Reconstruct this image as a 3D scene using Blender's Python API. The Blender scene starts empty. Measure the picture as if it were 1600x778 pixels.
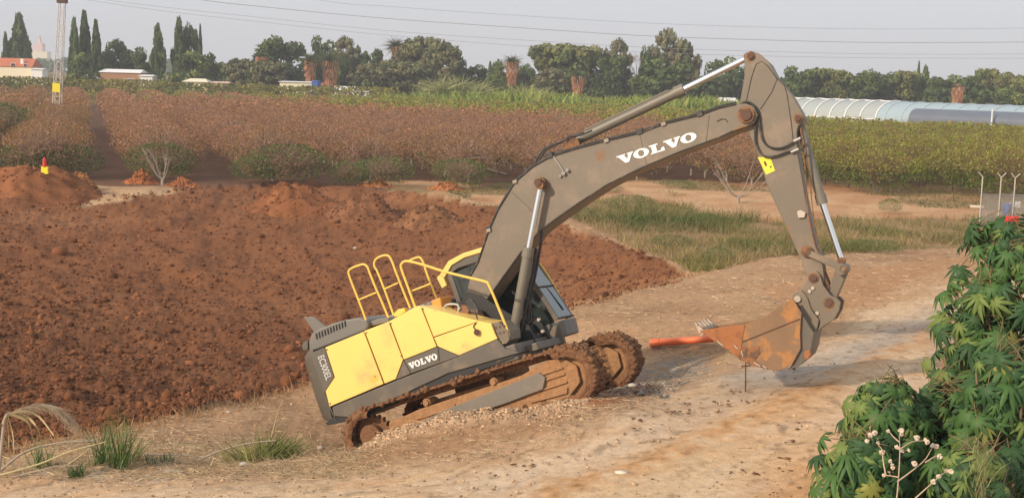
import bpy, bmesh, math, random
import numpy as np
from mathutils import Vector, Matrix
random.seed(7); rng = np.random.default_rng(11)
S = bpy.context.scene
COL = S.collection
R_ = math.radians

# ---------------------------------------------------------------- camera
F = 2000.0; CX, CY = 800.0, 389.0; H = 6.5
ROLL = R_(1.5); PITCH = math.atan2(262, F)
fwd = np.array([0, math.cos(PITCH), -math.sin(PITCH)])
r0 = np.array([1.0, 0, 0]); u0 = np.cross(r0, fwd)
cr = r0*math.cos(ROLL) + u0*math.sin(ROLL)
cu = -r0*math.sin(ROLL) + u0*math.cos(ROLL)
cam = bpy.data.objects.new('camera', bpy.data.cameras.new('camera')); COL.objects.link(cam)
M = Matrix.Identity(4)
for i in range(3):
    M[i][0], M[i][1], M[i][2] = cr[i], cu[i], -fwd[i]
M[2][3] = H
cam.matrix_world = M
cam.data.sensor_width = 36; cam.data.lens = 36*F/1600
cam.data.clip_end = 6000; cam.data.clip_start = 0.2
S.camera = cam

def proj(P):
    d = np.asarray(P, float) - np.array([0, 0, H]); z = d@fwd
    return CX + F*(d@cr)/z, CY - F*(d@cu)/z
def ray(u, v): return fwd + cr*(u-CX)/F - cu*(v-CY)/F
def gp(u, v, z=0.0):
    d = ray(u, v); return np.array([0, 0, H]) + d*((z-H)/d[2])
def dp(u, v, y):
    d = ray(u, v); return np.array([0, 0, H]) + d*(y/d[1])

# ---------------------------------------------------------------- sky, sun, exposure
SUN_EL = R_(27); SUN_AZ = math.atan2(-0.76, -0.62)      # where the sun stands: behind the camera, to the left
w = bpy.data.worlds.new('World'); S.world = w; w.use_nodes = True
nt = w.node_tree; nt.nodes.clear()
out = nt.nodes.new('ShaderNodeOutputWorld'); bg = nt.nodes.new('ShaderNodeBackground')
sky = nt.nodes.new('ShaderNodeTexSky'); sky.sky_type = 'NISHITA'; sky.sun_disc = False
sky.sun_elevation = SUN_EL; sky.sun_rotation = SUN_AZ
sky.air_density = 1.0; sky.dust_density = 4.0; sky.ozone_density = 1.0
mixs = nt.nodes.new('ShaderNodeMix'); mixs.data_type = 'RGBA'; mixs.inputs[0].default_value = 0.80
mixs.inputs[7].default_value = (8.2, 8.45, 9.0, 1)      # thin milky overcast veil over the clear sky
nt.links.new(sky.outputs[0], mixs.inputs[6]); nt.links.new(mixs.outputs[2], bg.inputs[0])
bg.inputs[1].default_value = 0.10
nt.links.new(bg.outputs[0], out.inputs[0])
sl = bpy.data.lights.new('sun', 'SUN'); sl.energy = 3.7; sl.angle = R_(2.0); sl.color = (1.0, 0.84, 0.67)
so = bpy.data.objects.new('sun', sl); COL.objects.link(so)
sd = Vector((math.sin(SUN_AZ)*math.cos(SUN_EL), math.cos(SUN_AZ)*math.cos(SUN_EL), math.sin(SUN_EL)))
sd = Vector((-0.76, -0.62, 0)).normalized()*math.cos(SUN_EL) + Vector((0, 0, math.sin(SUN_EL)))
sky.sun_rotation = math.atan2(sd.x, sd.y)
so.rotation_euler = sd.to_track_quat('Z', 'Y').to_euler()
vs = S.view_settings; vs.view_transform = 'Standard'; vs.look = 'None'; vs.exposure = 0.0; vs.gamma = 1.0
S.cycles.max_bounces = 6; S.cycles.transparent_max_bounces = 6; S.cycles.volume_bounces = 0

# ---------------------------------------------------------------- helpers
def tag(o, label=None, cat=None, group=None, kind=None):
    if label: o['label'] = label
    if cat: o['category'] = cat
    if group: o['group'] = group
    if kind: o['kind'] = kind
    return o
def empty(name, loc=(0, 0, 0), rz=0.0, sc=1.0):
    o = bpy.data.objects.new(name, None); COL.objects.link(o)
    o.location = loc; o.rotation_euler = (0, 0, rz); o.scale = (sc, sc, sc) if not hasattr(sc, '__len__') else sc
    o.empty_display_size = .1
    return o
def link(name, me, parent=None):
    o = bpy.data.objects.new(name, me); COL.objects.link(o)
    if parent is not None: o.parent = parent
    return o

class MB:
    """collects faces, becomes one mesh object"""
    def __init__(s): s.v = []; s.f = []; s.sm = []; s.mi = []
    def add(s, vs_, fs, smooth=False, mi=0):
        n = len(s.v); s.v += [tuple(map(float, p)) for p in vs_]
        for f in fs: s.f.append(tuple(i+n for i in f)); s.sm.append(smooth); s.mi.append(mi)
        return s
    def box(s, x0, x1, y0, y1, z0, z1, mi=0):
        v = [(x, y, z) for x in (x0, x1) for y in (y0, y1) for z in (z0, z1)]
        return s.add(v, [(0,1,3,2),(4,6,7,5),(0,4,5,1),(2,3,7,6),(0,2,6,4),(1,5,7,3)], mi=mi)
    def prism(s, poly, y0, y1, mi=0):
        """polygon in X,Z pushed along Y; y0/y1 may be lists (one per point)"""
        n = len(poly)
        a = y0 if hasattr(y0, '__len__') else [y0]*n; b = y1 if hasattr(y1, '__len__') else [y1]*n
        v = [(p[0], a[i], p[1]) for i, p in enumerate(poly)] + [(p[0], b[i], p[1]) for i, p in enumerate(poly)]
        ar = sum(poly[i][0]*poly[(i+1)%n][1]-poly[(i+1)%n][0]*poly[i][1] for i in range(n))
        A = tuple(range(n)); B = tuple(range(2*n-1, n-1, -1)); q = [(i, i+n, (i+1)%n+n, (i+1)%n) for i in range(n)]
        if ar < 0: A = A[::-1]; B = B[::-1]; q = [t[::-1] for t in q]
        return s.add(v, [A, B]+q, mi=mi)
    def cyl(s, p0, p1, r0, r1=None, n=14, cap=True, mi=0):
        r1 = r0 if r1 is None else r1
        p0, p1 = Vector(p0), Vector(p1); d = (p1-p0).normalized()
        a = d.orthogonal().normalized(); b = d.cross(a)
        v = []
        for p, r in ((p0, r0), (p1, r1)):
            for k in range(n):
                t = 2*math.pi*k/n; v.append(p + a*math.cos(t)*r + b*math.sin(t)*r)
        s.add(v, [(k, (k+1)%n, (k+1)%n+n, k+n) for k in range(n)], True, mi)
        if cap: s.add(v, [tuple(range(n))[::-1], tuple(range(n, 2*n))], False, mi)
        return s
    def tube(s, pts, r, n=8, mi=0, r1=None):
        pts = [Vector(p) for p in pts]; N = len(pts); v = []
        prev = None
        for i, p in enumerate(pts):
            d = (pts[min(i+1, N-1)]-pts[max(i-1, 0)]).normalized()
            if prev is None: a = d.orthogonal().normalized()
            else:
                a = (prev - d*prev.dot(d)).normalized()
            prev = a; b = d.cross(a)
            rr = r if r1 is None else r+(r1-r)*i/(N-1)
            for k in range(n):
                t = 2*math.pi*k/n; v.append(p + a*math.cos(t)*rr + b*math.sin(t)*rr)
        fs = [(i*n+k, i*n+(k+1)%n, (i+1)*n+(k+1)%n, (i+1)*n+k) for i in range(N-1) for k in range(n)]
        s.add(v, fs, True, mi)
        s.add(v, [tuple(range(n))[::-1], tuple(range((N-1)*n, N*n))], False, mi)
        return s
    def build(s, name, mats, parent=None, bevel=0.0, seg=2):
        me = bpy.data.meshes.new(name); me.from_pydata(s.v, [], s.f); me.update()
        me.polygons.foreach_set('use_smooth', s.sm)
        if not isinstance(mats, (list, tuple)): mats = [mats]
        for m in mats: me.materials.append(m)
        me.polygons.foreach_set('material_index', s.mi)
        o = link(name, me, parent)
        if bevel:
            b = o.modifiers.new('bevel', 'BEVEL'); b.width = bevel; b.segments = seg; b.limit_method = 'ANGLE'; b.angle_limit = R_(35)
            b.harden_normals = False
        return o
def smooth_pts(pts, n=6):
    """Catmull-Rom through points"""
    P = [Vector(p) for p in pts]; P = [P[0]*2-P[1]] + P + [P[-1]*2-P[-2]]; o = []
    for i in range(1, len(P)-2):
        for k in range(n):
            t = k/n; a, b, c, d = P[i-1], P[i], P[i+1], P[i+2]
            o.append(0.5*((2*b)+(c-a)*t+(2*a-5*b+4*c-d)*t*t+(3*b-a-3*c+d)*t**3))
    o.append(P[-2]); return o
def mesh_np(name, V, Fq, mats, col=None, smooth=False, parent=None):
    """V (n,3), Fq (m,3|4)"""
    me = bpy.data.meshes.new(name); V = np.asarray(V, np.float32); Fq = np.asarray(Fq, np.int32)
    k = Fq.shape[1]; me.vertices.add(len(V)); me.vertices.foreach_set('co', V.ravel())
    me.loops.add(Fq.size); me.loops.foreach_set('vertex_index', Fq.ravel())
    me.polygons.add(len(Fq)); me.polygons.foreach_set('loop_start', np.arange(0, Fq.size, k, dtype=np.int32))
    me.polygons.foreach_set('loop_total', np.full(len(Fq), k, np.int32))
    if smooth: me.polygons.foreach_set('use_smooth', np.ones(len(Fq), bool))
    me.update(calc_edges=True)
    if col is not None:
        a = me.color_attributes.new('Col', 'FLOAT_COLOR', 'POINT')
        c = np.ones((len(V), 4), np.float32); c[:, :3] = col; a.data.foreach_set('color', c.ravel())
    if not isinstance(mats, (list, tuple)): mats = [mats]
    for m in mats: me.materials.append(m)
    return me if parent is False else link(name, me, parent)
def copy_tree(o, parent=None):
    c = o.copy(); COL.objects.link(c); c.parent = parent
    for ch in o.children: copy_tree(ch, c)
    return c

# noise
def _h(ix, iy, s):
    n = (ix.astype(np.int64)*374761393 + iy.astype(np.int64)*668265263 + s*974711) & 0x7fffffff
    n = ((n ^ (n >> 13))*1274126177) & 0x7fffffff
    return ((n ^ (n >> 16)) & 0xffff)/65535.0
def vnoise(x, y, s=0):
    ix = np.floor(x); iy = np.floor(y); fx = x-ix; fy = y-iy
    fx = fx*fx*(3-2*fx); fy = fy*fy*(3-2*fy)
    a = _h(ix, iy, s); b = _h(ix+1, iy, s); c = _h(ix, iy+1, s); d = _h(ix+1, iy+1, s)
    return (a+(b-a)*fx)*(1-fy) + (c+(d-c)*fx)*fy
def fbm(x, y, o=4, s=0):
    r = 0; a = .5; t = 0
    for k in range(o): r = r + a*vnoise(x*2**k+k*17.3, y*2**k-k*9.1, s+k); t += a; a *= .5
    return r/t
def sstep(a, b, x):
    t = np.clip((x-a)/(b-a), 0, 1); return t*t*(3-2*t)

# ---------------------------------------------------------------- materials
def nodes(m): m.use_nodes = True; return m.node_tree, m.node_tree.nodes['Principled BSDF']
def mat(name, base, rough=.6, metal=0.0, mud=0.0, mudcol=(.30, .15, .06), var=.12, bump=.0, scale=3.0, dust=0.0, spec=.5, coat=0.0):
    m = bpy.data.materials.new(name); t, p = nodes(m); L = t.links
    tc = t.nodes.new('ShaderNodeTexCoord')
    def noise(sc, det=6, ro=.6):
        n = t.nodes.new('ShaderNodeTexNoise'); n.inputs['Scale'].default_value = sc
        n.inputs['Detail'].default_value = det; n.inputs['Roughness'].default_value = ro; L.new(tc.outputs['Object'], n.inputs['Vector']); return n
    def mixc(a, b, fac):
        x = t.nodes.new('ShaderNodeMix'); x.data_type = 'RGBA'
        for idx, q in ((6, a), (7, b)):
            if isinstance(q, tuple): x.inputs[idx].default_value = (*q[:3], 1)
            else: L.new(q, x.inputs[idx])
        if isinstance(fac, float): x.inputs[0].default_value = fac
        else: L.new(fac, x.inputs[0])
        return x.outputs[2]
    def ramp(src, a, b):
        r = t.nodes.new('ShaderNodeMapRange'); r.inputs[1].default_value = a; r.inputs[2].default_value = b; r.interpolation_type = 'SMOOTHSTEP'
        L.new(src, r.inputs[0]); return r.outputs[0]
    n1 = noise(scale)
    c = mixc(tuple(x*(1-var) for x in base), tuple(min(1, x*(1+var)) for x in base), n1.outputs[0])
    rg = rough
    if dust:
        n3 = noise(scale*.7, 8, .7); c = mixc(c, (.36, .25, .16), ramp(n3.outputs[0], .62-dust*.5, .95-dust*.3))
    if mud:
        n2 = noise(scale*1.3, 9, .68); f = ramp(n2.outputs[0], .66-mud*.45, .74-mud*.40)
        n4 = noise(scale*5); mc = mixc(tuple(x*.6 for x in mudcol), tuple(x*1.35 for x in mudcol), n4.outputs[0])
        c = mixc(c, mc, f)
        rr = t.nodes.new('ShaderNodeMapRange'); rr.inputs[3].default_value = rough; rr.inputs[4].default_value = .95
        L.new(f, rr.inputs[0]); L.new(rr.outputs[0], p.inputs['Roughness'])
    else: p.inputs['Roughness'].default_value = rough
    L.new(c, p.inputs['Base Color'])
    p.inputs['Metallic'].default_value = metal
    p.inputs['Specular IOR Level'].default_value = spec
    if coat: p.inputs['Coat Weight'].default_value = coat; p.inputs['Coat Roughness'].default_value = .2
    if bump:
        b = t.nodes.new('ShaderNodeBump'); b.inputs['Strength'].default_value = 1; b.inputs['Distance'].default_value = bump
        nb = noise(scale*6, 8, .7); L.new(nb.outputs[0], b.inputs['Height']); L.new(b.outputs[0], p.inputs['Normal'])
    return m
def matcol(name, rough=.85, trans=0.0, var=.25, sc=8.0, bump=0.0, bsc=30.0, spec=.25):
    """colour comes from the mesh's own colour attribute, roughened with noise"""
    m = bpy.data.materials.new(name); t, p = nodes(m); L = t.links
    a = t.nodes.new('ShaderNodeAttribute'); a.attribute_name = 'Col'
    tc = t.nodes.new('ShaderNodeTexCoord')
    n = t.nodes.new('ShaderNodeTexNoise'); n.inputs['Scale'].default_value = sc; n.inputs['Detail'].default_value = 8; n.inputs['Roughness'].default_value = .7
    L.new(tc.outputs['Object'], n.inputs['Vector'])
    mr = t.nodes.new('ShaderNodeMapRange'); mr.inputs[1].default_value = .25; mr.inputs[2].default_value = .75
    mr.inputs[3].default_value = 1-var; mr.inputs[4].default_value = 1+var; L.new(n.outputs[0], mr.inputs[0])
    mm = t.nodes.new('ShaderNodeVectorMath'); mm.operation = 'SCALE'; L.new(a.outputs['Color'], mm.inputs[0]); L.new(mr.outputs[0], mm.inputs['Scale'])
    L.new(mm.outputs[0], p.inputs['Base Color']); p.inputs['Roughness'].default_value = rough; p.inputs['Specular IOR Level'].default_value = spec
    if bump:
        b = t.nodes.new('ShaderNodeBump'); b.inputs['Distance'].default_value = bump; b.inputs['Strength'].default_value = 1
        nb = t.nodes.new('ShaderNodeTexNoise'); nb.inputs['Scale'].default_value = bsc; nb.inputs['Detail'].default_value = 10; nb.inputs['Roughness'].default_value = .7
        L.new(tc.outputs['Object'], nb.inputs['Vector']); L.new(nb.outputs[0], b.inputs['Height']); L.new(b.outputs[0], p.inputs['Normal'])
        b2 = t.nodes.new('ShaderNodeBump'); b2.inputs['Distance'].default_value = bump*.35; nb2 = t.nodes.new('ShaderNodeTexNoise'); nb2.inputs['Scale'].default_value = bsc*5; nb2.inputs['Detail'].default_value = 8; nb2.inputs['Roughness'].default_value = .8
        L.new(tc.outputs['Object'], nb2.inputs['Vector']); L.new(nb2.outputs[0], b2.inputs['Height']); L.new(b.outputs[0], b2.inputs['Normal']); L.new(b2.outputs[0], p.inputs['Normal'])
    if trans:
        tr = t.nodes.new('ShaderNodeBsdfTranslucent'); L.new(mm.outputs[0], tr.inputs[0]); ms = t.nodes.new('ShaderNodeMixShader'); ms.inputs[0].default_value = trans
        o = t.nodes['Material Output']; L.new(p.outputs[0], ms.inputs[1]); L.new(tr.outputs[0], ms.inputs[2]); L.new(ms.outputs[0], o.inputs[0])
    return m
MT = dict(
 ground=matcol('earth', .95, 0, .28, 6.0, .035, 9.0, .1),
 clod=matcol('soil_clod', .95, 0, .3, 9.0, .02, 20.0, .1),
 leaf=matcol('leaf', .55, .3, .15, 3.0, spec=.35),
 farleaf=matcol('tree_leaf', .8, .12, .25, .5, spec=.15),
 twig=matcol('twig', .8, 0, .2, 5.0),
 bark=mat('bark', (.16, .12, .09), .9, var=.4, bump=.01, scale=5),
 palebark=mat('pale_bark', (.34, .28, .22), .85, var=.25, scale=6),
 yellow=mat('yellow_paint', (.93, .62, .155), .42, mud=.05, dust=.22, var=.06, scale=1.6, coat=.15),
 rail=mat('yellow_rail_paint', (.88, .56, .10), .4, mud=.03, var=.08, scale=5),
 taupe=mat('taupe_paint', (.170, .134, .092), .5, mud=.12, dust=.36, var=.07, scale=1.5),
 grey=mat('dark_grey_paint', (.115, .098, .075), .5, mud=.04, dust=.25, var=.1, scale=2.0),
 black=mat('black_steel', (.022, .021, .02), .6, mud=.12, var=.2, scale=4),
 hood=mat('hood_grey_paint', (.165, .152, .13), .5, dust=.2, var=.08, scale=2.5),
 slot=mat('slot_black', (.01, .01, .01), .8),
 rust=mat('muddy_rusty_steel', (.14, .075, .045), .8, mud=.5, mudcol=(.30, .14, .06), var=.35, bump=.02, scale=5),
 mudc=mat('mud_caked_steel', (.24, .13, .07), .9, mud=.85, mudcol=(.42, .22, .10), var=.3, bump=.04, scale=2.6),
 mudd=mat('mud_caked_shoes', (.20, .105, .055), .9, mud=.8, mudcol=(.29, .14, .065), var=.4, bump=.06, scale=4),
 beam=mat('grey_track_beam', (.19, .165, .13), .7, mud=.10, dust=.3, mudcol=(.36, .20, .10), var=.15, bump=.006, scale=3),
 bucket=mat('dusty_bucket_steel', (.235, .14, .075), .8, mud=.36, mudcol=(.40, .19, .07), var=.18, bump=.008, scale=2.6),
 orangemud=mat('orange_mud', (.36, .14, .05), .85, mud=.3, mudcol=(.30, .12, .05), var=.25, bump=.015, scale=7),
 pin=mat('rusty_pin', (.11, .055, .035), .75, var=.4, bump=.004, scale=14),
 chrome=mat('chrome_rod', (.85, .84, .82), .16, 1.0, var=.03),
 hose=mat('rubber_hose', (.03, .028, .025), .55, dust=.25, scale=8),
 barrel=mat('barrel_grey_paint', (.175, .155, .115), .45, mud=.03, dust=.25, var=.12, scale=3), white=mat('white_decal', (.85, .84, .80), .5, var=.03),
 tip=mat('pale_worn_steel', (.50, .42, .33), .4, .3, var=.2, scale=20),
 glassd=mat('cab_glass', (.03, .04, .035), .08, var=.3, spec=.8),
 glassl=mat('windshield_glass', (.07, .10, .10), .10, var=.15, spec=.8),
 decal=mat('yellow_decal', (.85, .68, .04), .5, mud=.05, scale=9),
 orange=mat('orange_pipe', (.82, .15, .04), .5, dust=.4, scale=4),
 red=mat('red_plastic', (.70, .03, .02), .45), ylw=mat('marker_yellow', (.9, .78, .03), .5),
 steel=mat('galvanised_steel', (.42, .40, .36), .5, .4, var=.15),
 pylon=mat('pylon_paint', (.62, .56, .50), .6, var=.2, scale=1.5),
 plaster=mat('cream_plaster', (.80, .72, .52), .8, var=.08), wht=mat('white_sheet', (.82, .81, .78), .6, var=.05),
 tile=mat('red_roof', (.50, .15, .07), .8, var=.2, scale=1.0), blue=mat('blue_sheet', (.04, .12, .42), .6),
 foil=mat('greenhouse_film', (.55, .60, .58), .45, var=.12, scale=.4), roofb=mat('grey_blue_roof', (.33, .42, .46), .5, var=.1, scale=.3),
 dark=mat('dark_opening', (.03, .03, .03), .9), roofdark=mat('slate_roof', (.13, .15, .19), .55, var=.15, scale=.4),
 tower=mat('pale_tower', (.75, .52, .48), .9), wire=mat('wire', (.30, .30, .31), .7),
 block=mat('concrete_kerb', (.70, .60, .47), .85, var=.15, scale=4),
 fpost=mat('weathered_post', (.50, .46, .38), .8, var=.15, scale=5), stone=mat('stone', (.55, .50, .42), .85, var=.2, scale=20))

# ---------------------------------------------------------------- the machine's pose (nose up, yawed toward us, leaning to the ditch)
MP = np.array([-0.0456, 23.1646, 0.2189]); yaw, pit, rol = -0.31346, 0.37922, -0.10899
def Rm(y, p, r):
    cy, sy, cp, sp, c, s = math.cos(y), math.sin(y), math.cos(p), math.sin(p), math.cos(r), math.sin(r)
    return np.array([[cy,-sy,0],[sy,cy,0],[0,0,1]])@np.array([[cp,0,-sp],[0,1,0],[sp,0,cp]])@np.array([[1,0,0],[0,c,-s],[0,s,c]])
RM = Rm(yaw, pit, rol)
def pl(u, v, Y=0.0):
    """a point of the machine's plane Y, in machine metres (X forward, Z up)"""
    d = RM.T@ray(u, v); o = RM.T@(np.array([0, 0, H])-MP); t = (Y-o[1])/d[1]; q = o+d*t; return (float(q[0]), float(q[2]))
def pl3(u, v, Y=0.0):
    a = pl(u, v, Y); return (a[0], Y, a[1])
def mw(p): return RM@np.asarray(p, float)+MP

# ---------------------------------------------------------------- terrain
lipU = [(-400, 775, -.2), (0, 712, -.3), (220, 662, -.6), (350, 632, -.75), (470, 602, -.85), (600, 570, -.6), (740, 520, -.25), (880, 480, .2), (1000, 450, .3), (1090, 428, .3)]
lipW = [gp(*p) for p in lipU]; lt = [p[0]/p[1] for p in lipW]; ly = [p[1] for p in lipW]; lz = [p[2] for p in lipW]
farU = [(-400, 292), (60, 288), (200, 292), (400, 287), (600, 296), (720, 310), (820, 330), (900, 350), (1000, 392), (1090, 424)]
farW = [gp(*p, 0.0) for p in farU]; ft = [p[0]/p[1] for p in farW]; fy = [p[1] for p in farW]
ctl = [(0, 778, .3), (400, 778, .7), (800, 778, 1.0), (1290, 778, 1.3), (1600, 778, 1.4), (0, 735, 0.), (220, 705, .0), (400, 725, .35), (520, 712, .2), (610, 735, .6), (700, 720, .75),
  (800, 700, .9), (1030, 625, 1.1), (1100, 650, 1.25), (1210, 608, 1.36), (1330, 575, 1.4), (1330, 700, 1.35), (1100, 720, 1.2), (900, 740, 1.05), (1460, 500, 1.3), (1470, 430, .9), (1600, 500, 1.2),
  (1300, 400, .5), (1100, 420, .3), (900, 500, .6), (1000, 480, .6), (1100, 480, .9), (1200, 450, .85), (1530, 385, .3)] + lipU
cw = [gp(*p) for p in ctl]
cw += [mw(pl3(u, v, -1.72)) for u, v in [(600, 692), (640, 676), (700, 661), (790, 644), (880, 638), (930, 622)]]
cw += [mw(pl3(u, v, -2.25)) for u, v in [(600, 697), (650, 680), (720, 664), (800, 650), (890, 645)]]
cw += [mw((X, Y, -.03)) for X in (-2.2, -.8, .8, 2.2) for Y in (-1.3, 0, 1.3)]
cw += [mw((X, 2.4, -.1)) for X in (-2, 2)]
for x in (-14, 0, 14):
    cw.append(np.array([x, 9.0, 1.2]))
cw = np.array(cw)
def _k(r2): return .5*r2*np.log(r2+1e-9)
def _sc(x, y): return np.stack([np.asarray(x)/8., np.asarray(y)/12.], -1)
A_ = _sc(cw[:, 0], cw[:, 1]); K = _k(((A_[:, None]-A_[None])**2).sum(-1)) + np.eye(len(A_))*2e-3
Pm = np.concatenate([np.ones((len(A_), 1)), A_], 1)
sol = np.linalg.solve(np.block([[K, Pm], [Pm.T, np.zeros((3, 3))]]), np.concatenate([cw[:, 2], np.zeros(3)]))
def near_z(x, y):
    x = np.clip(x, -.5*y-2, .5*y+2); Q = _sc(x, np.clip(y, 8, 60)); z = sol[-3]+Q[..., 0]*sol[-2]+Q[..., 1]*sol[-1]
    for i in range(len(A_)): z = z + sol[i]*_k(((Q-A_[i])**2).sum(-1))
    return z
def big_z(x, y):
    x = np.asarray(x, float); y = np.asarray(y, float); t = x/y
    nz = near_z(x, y)
    plain = 4.2*sstep(190, 430, y) + (fbm(x*.03, y*.03, 3, 5)-.5)*.5*sstep(60, 110, y)*(1-sstep(160, 260, y))
    b = sstep(40, 62, y)
    base = nz*(1-b) + plain*b
    yl = np.interp(t, lt, ly); yf = np.interp(t, ft, fy); zl = np.interp(t, lt, lz)
    wdt = np.maximum(yf-yl, .5); s = (y-yl)/wdt
    dep = np.clip(wdt/30, 0, 1)*1.9*sstep(-.9, .05, t+.0)*1.0*(1-sstep(.10, .148, t)) + 0
    dz = zl*(1-np.clip(s, 0, 1)) - dep*(sstep(0, .13, s)*(1-sstep(.13, 1.0, s)))
    ins = (s > 0) & (s < 1) & (t < .148)
    k = sstep(0, .03, s)*(1-sstep(.93, 1, s))*(1-sstep(.12, .148, t))
    z = np.where(ins, base*(1-k)+dz*k, base)
    rg = np.exp(-((y-yf+4.5)/3.2)**2)*(1-sstep(-.06, .02, t))*np.clip(.15+1.5*(fbm(x*.22, y*.12, 3, 41)-.32), 0, 1.3)*(1-.8*np.exp(-((t+.318)/.03)**2))
    return z+rg
def pip(u, v, poly):
    u = np.asarray(u); ins = np.zeros(u.shape, bool); n = len(poly)
    for i in range(n):
        x0, y0 = poly[i]; x1, y1 = poly[(i+1)%n]
        if y0 == y1: continue
        c = ((y0 > v) != (y1 > v)) & (u < (x1-x0)*(v-y0)/(y1-y0)+x0); ins ^= c
    return ins
SOIL = [(-600, 300), (60, 284), (130, 305), (200, 300), (330, 292), (480, 284), (620, 300), (720, 312), (800, 330), (880, 350), (980, 385), (1082, 430), (1000, 452), (880, 482), (740, 520), (600, 572), (470, 602), (350, 632), (220, 662), (0, 712), (-600, 840)]
ROAD = [(-600, 790), (0, 762), (300, 752), (470, 745), (620, 742), (760, 715), (880, 690), (960, 655), (1050, 610), (1130, 582), (1290, 530), (1350, 490), (1440, 452), (1600, 425), (2200, 380), (2400, 900), (2400, 2600), (-1200, 2600)]
GRASS = [(880, 335), (930, 312), (1000, 308), (1100, 335), (1200, 345), (1300, 342), (1520, 342), (1900, 350), (1900, 395), (1530, 385), (1380, 393), (1200, 402), (1085, 425), (990, 388)]
TRACKD = [(560, 283), (700, 285), (820, 300), (900, 290), (1000, 280), (1150, 285), (1300, 280), (1450, 290), (1900, 270), (1900, 352), (1520, 344), (1300, 343), (1200, 346), (1100, 337), (1000, 310), (930, 314), (880, 336), (780, 328), (700, 312), (620, 300)]
def pdist(u, v, line):
    d = np.full(np.shape(u), 1e9)
    for (x0, y0), (x1, y1) in zip(line[:-1], line[1:]):
        L2 = (x1-x0)**2+(y1-y0)**2; t = np.clip(((u-x0)*(x1-x0)+(v-y0)*(y1-y0))/L2, 0, 1)
        d = np.minimum(d, np.hypot(u-x0-t*(x1-x0), v-y0-t*(y1-y0)))
    return d
def sc_(c): return np.array([((x/255+.055)/1.055)**2.4 if x > 10 else x/255/12.92 for x in c])
def regions(x, y, z):
    P = np.stack([x, y, z], -1); u, v = proj(P)
    js = np.clip(600/np.maximum(y, 10), 2, 30)
    ju = u + (fbm(x*.7, y*.7, 4, 31)-.5)*js*2.0; jv = v + (fbm(x*.7, y*.7, 4, 37)-.5)*js
    soil = pip(ju, jv, SOIL); road = pip(ju, jv, ROAD); grass = pip(ju, jv, GRASS); trk = pip(ju, jv, TRACKD)
    return u, v, ju, jv, soil, road, grass, trk
def micro(x, y, soil, road):
    n1 = fbm(x*1.1, y*1.1, 5, 3); n2 = np.abs(fbm(x*4.3, y*4.3, 4, 8)-.5)*2; n3 = fbm(x*.35, y*.35, 3, 77)
    hf = 1-sstep(30, 50, y); zs = (n1-.5)*.34 + (.25-n2)*.12*(.3+.7*hf) + (n3-.5)*.7 + (fbm(x*8, y*8, 3, 66)-.5)*.13*hf
    zr = (fbm(x*1.5, y*1.5, 4, 12)-.5)*.05 + (vnoise(x*9, y*9, 4)-.5)*.010
    zo = (n1-.5)*.16 + (.25-n2)*.05
    return np.where(soil, zs, np.where(road, zr, zo))

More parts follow.
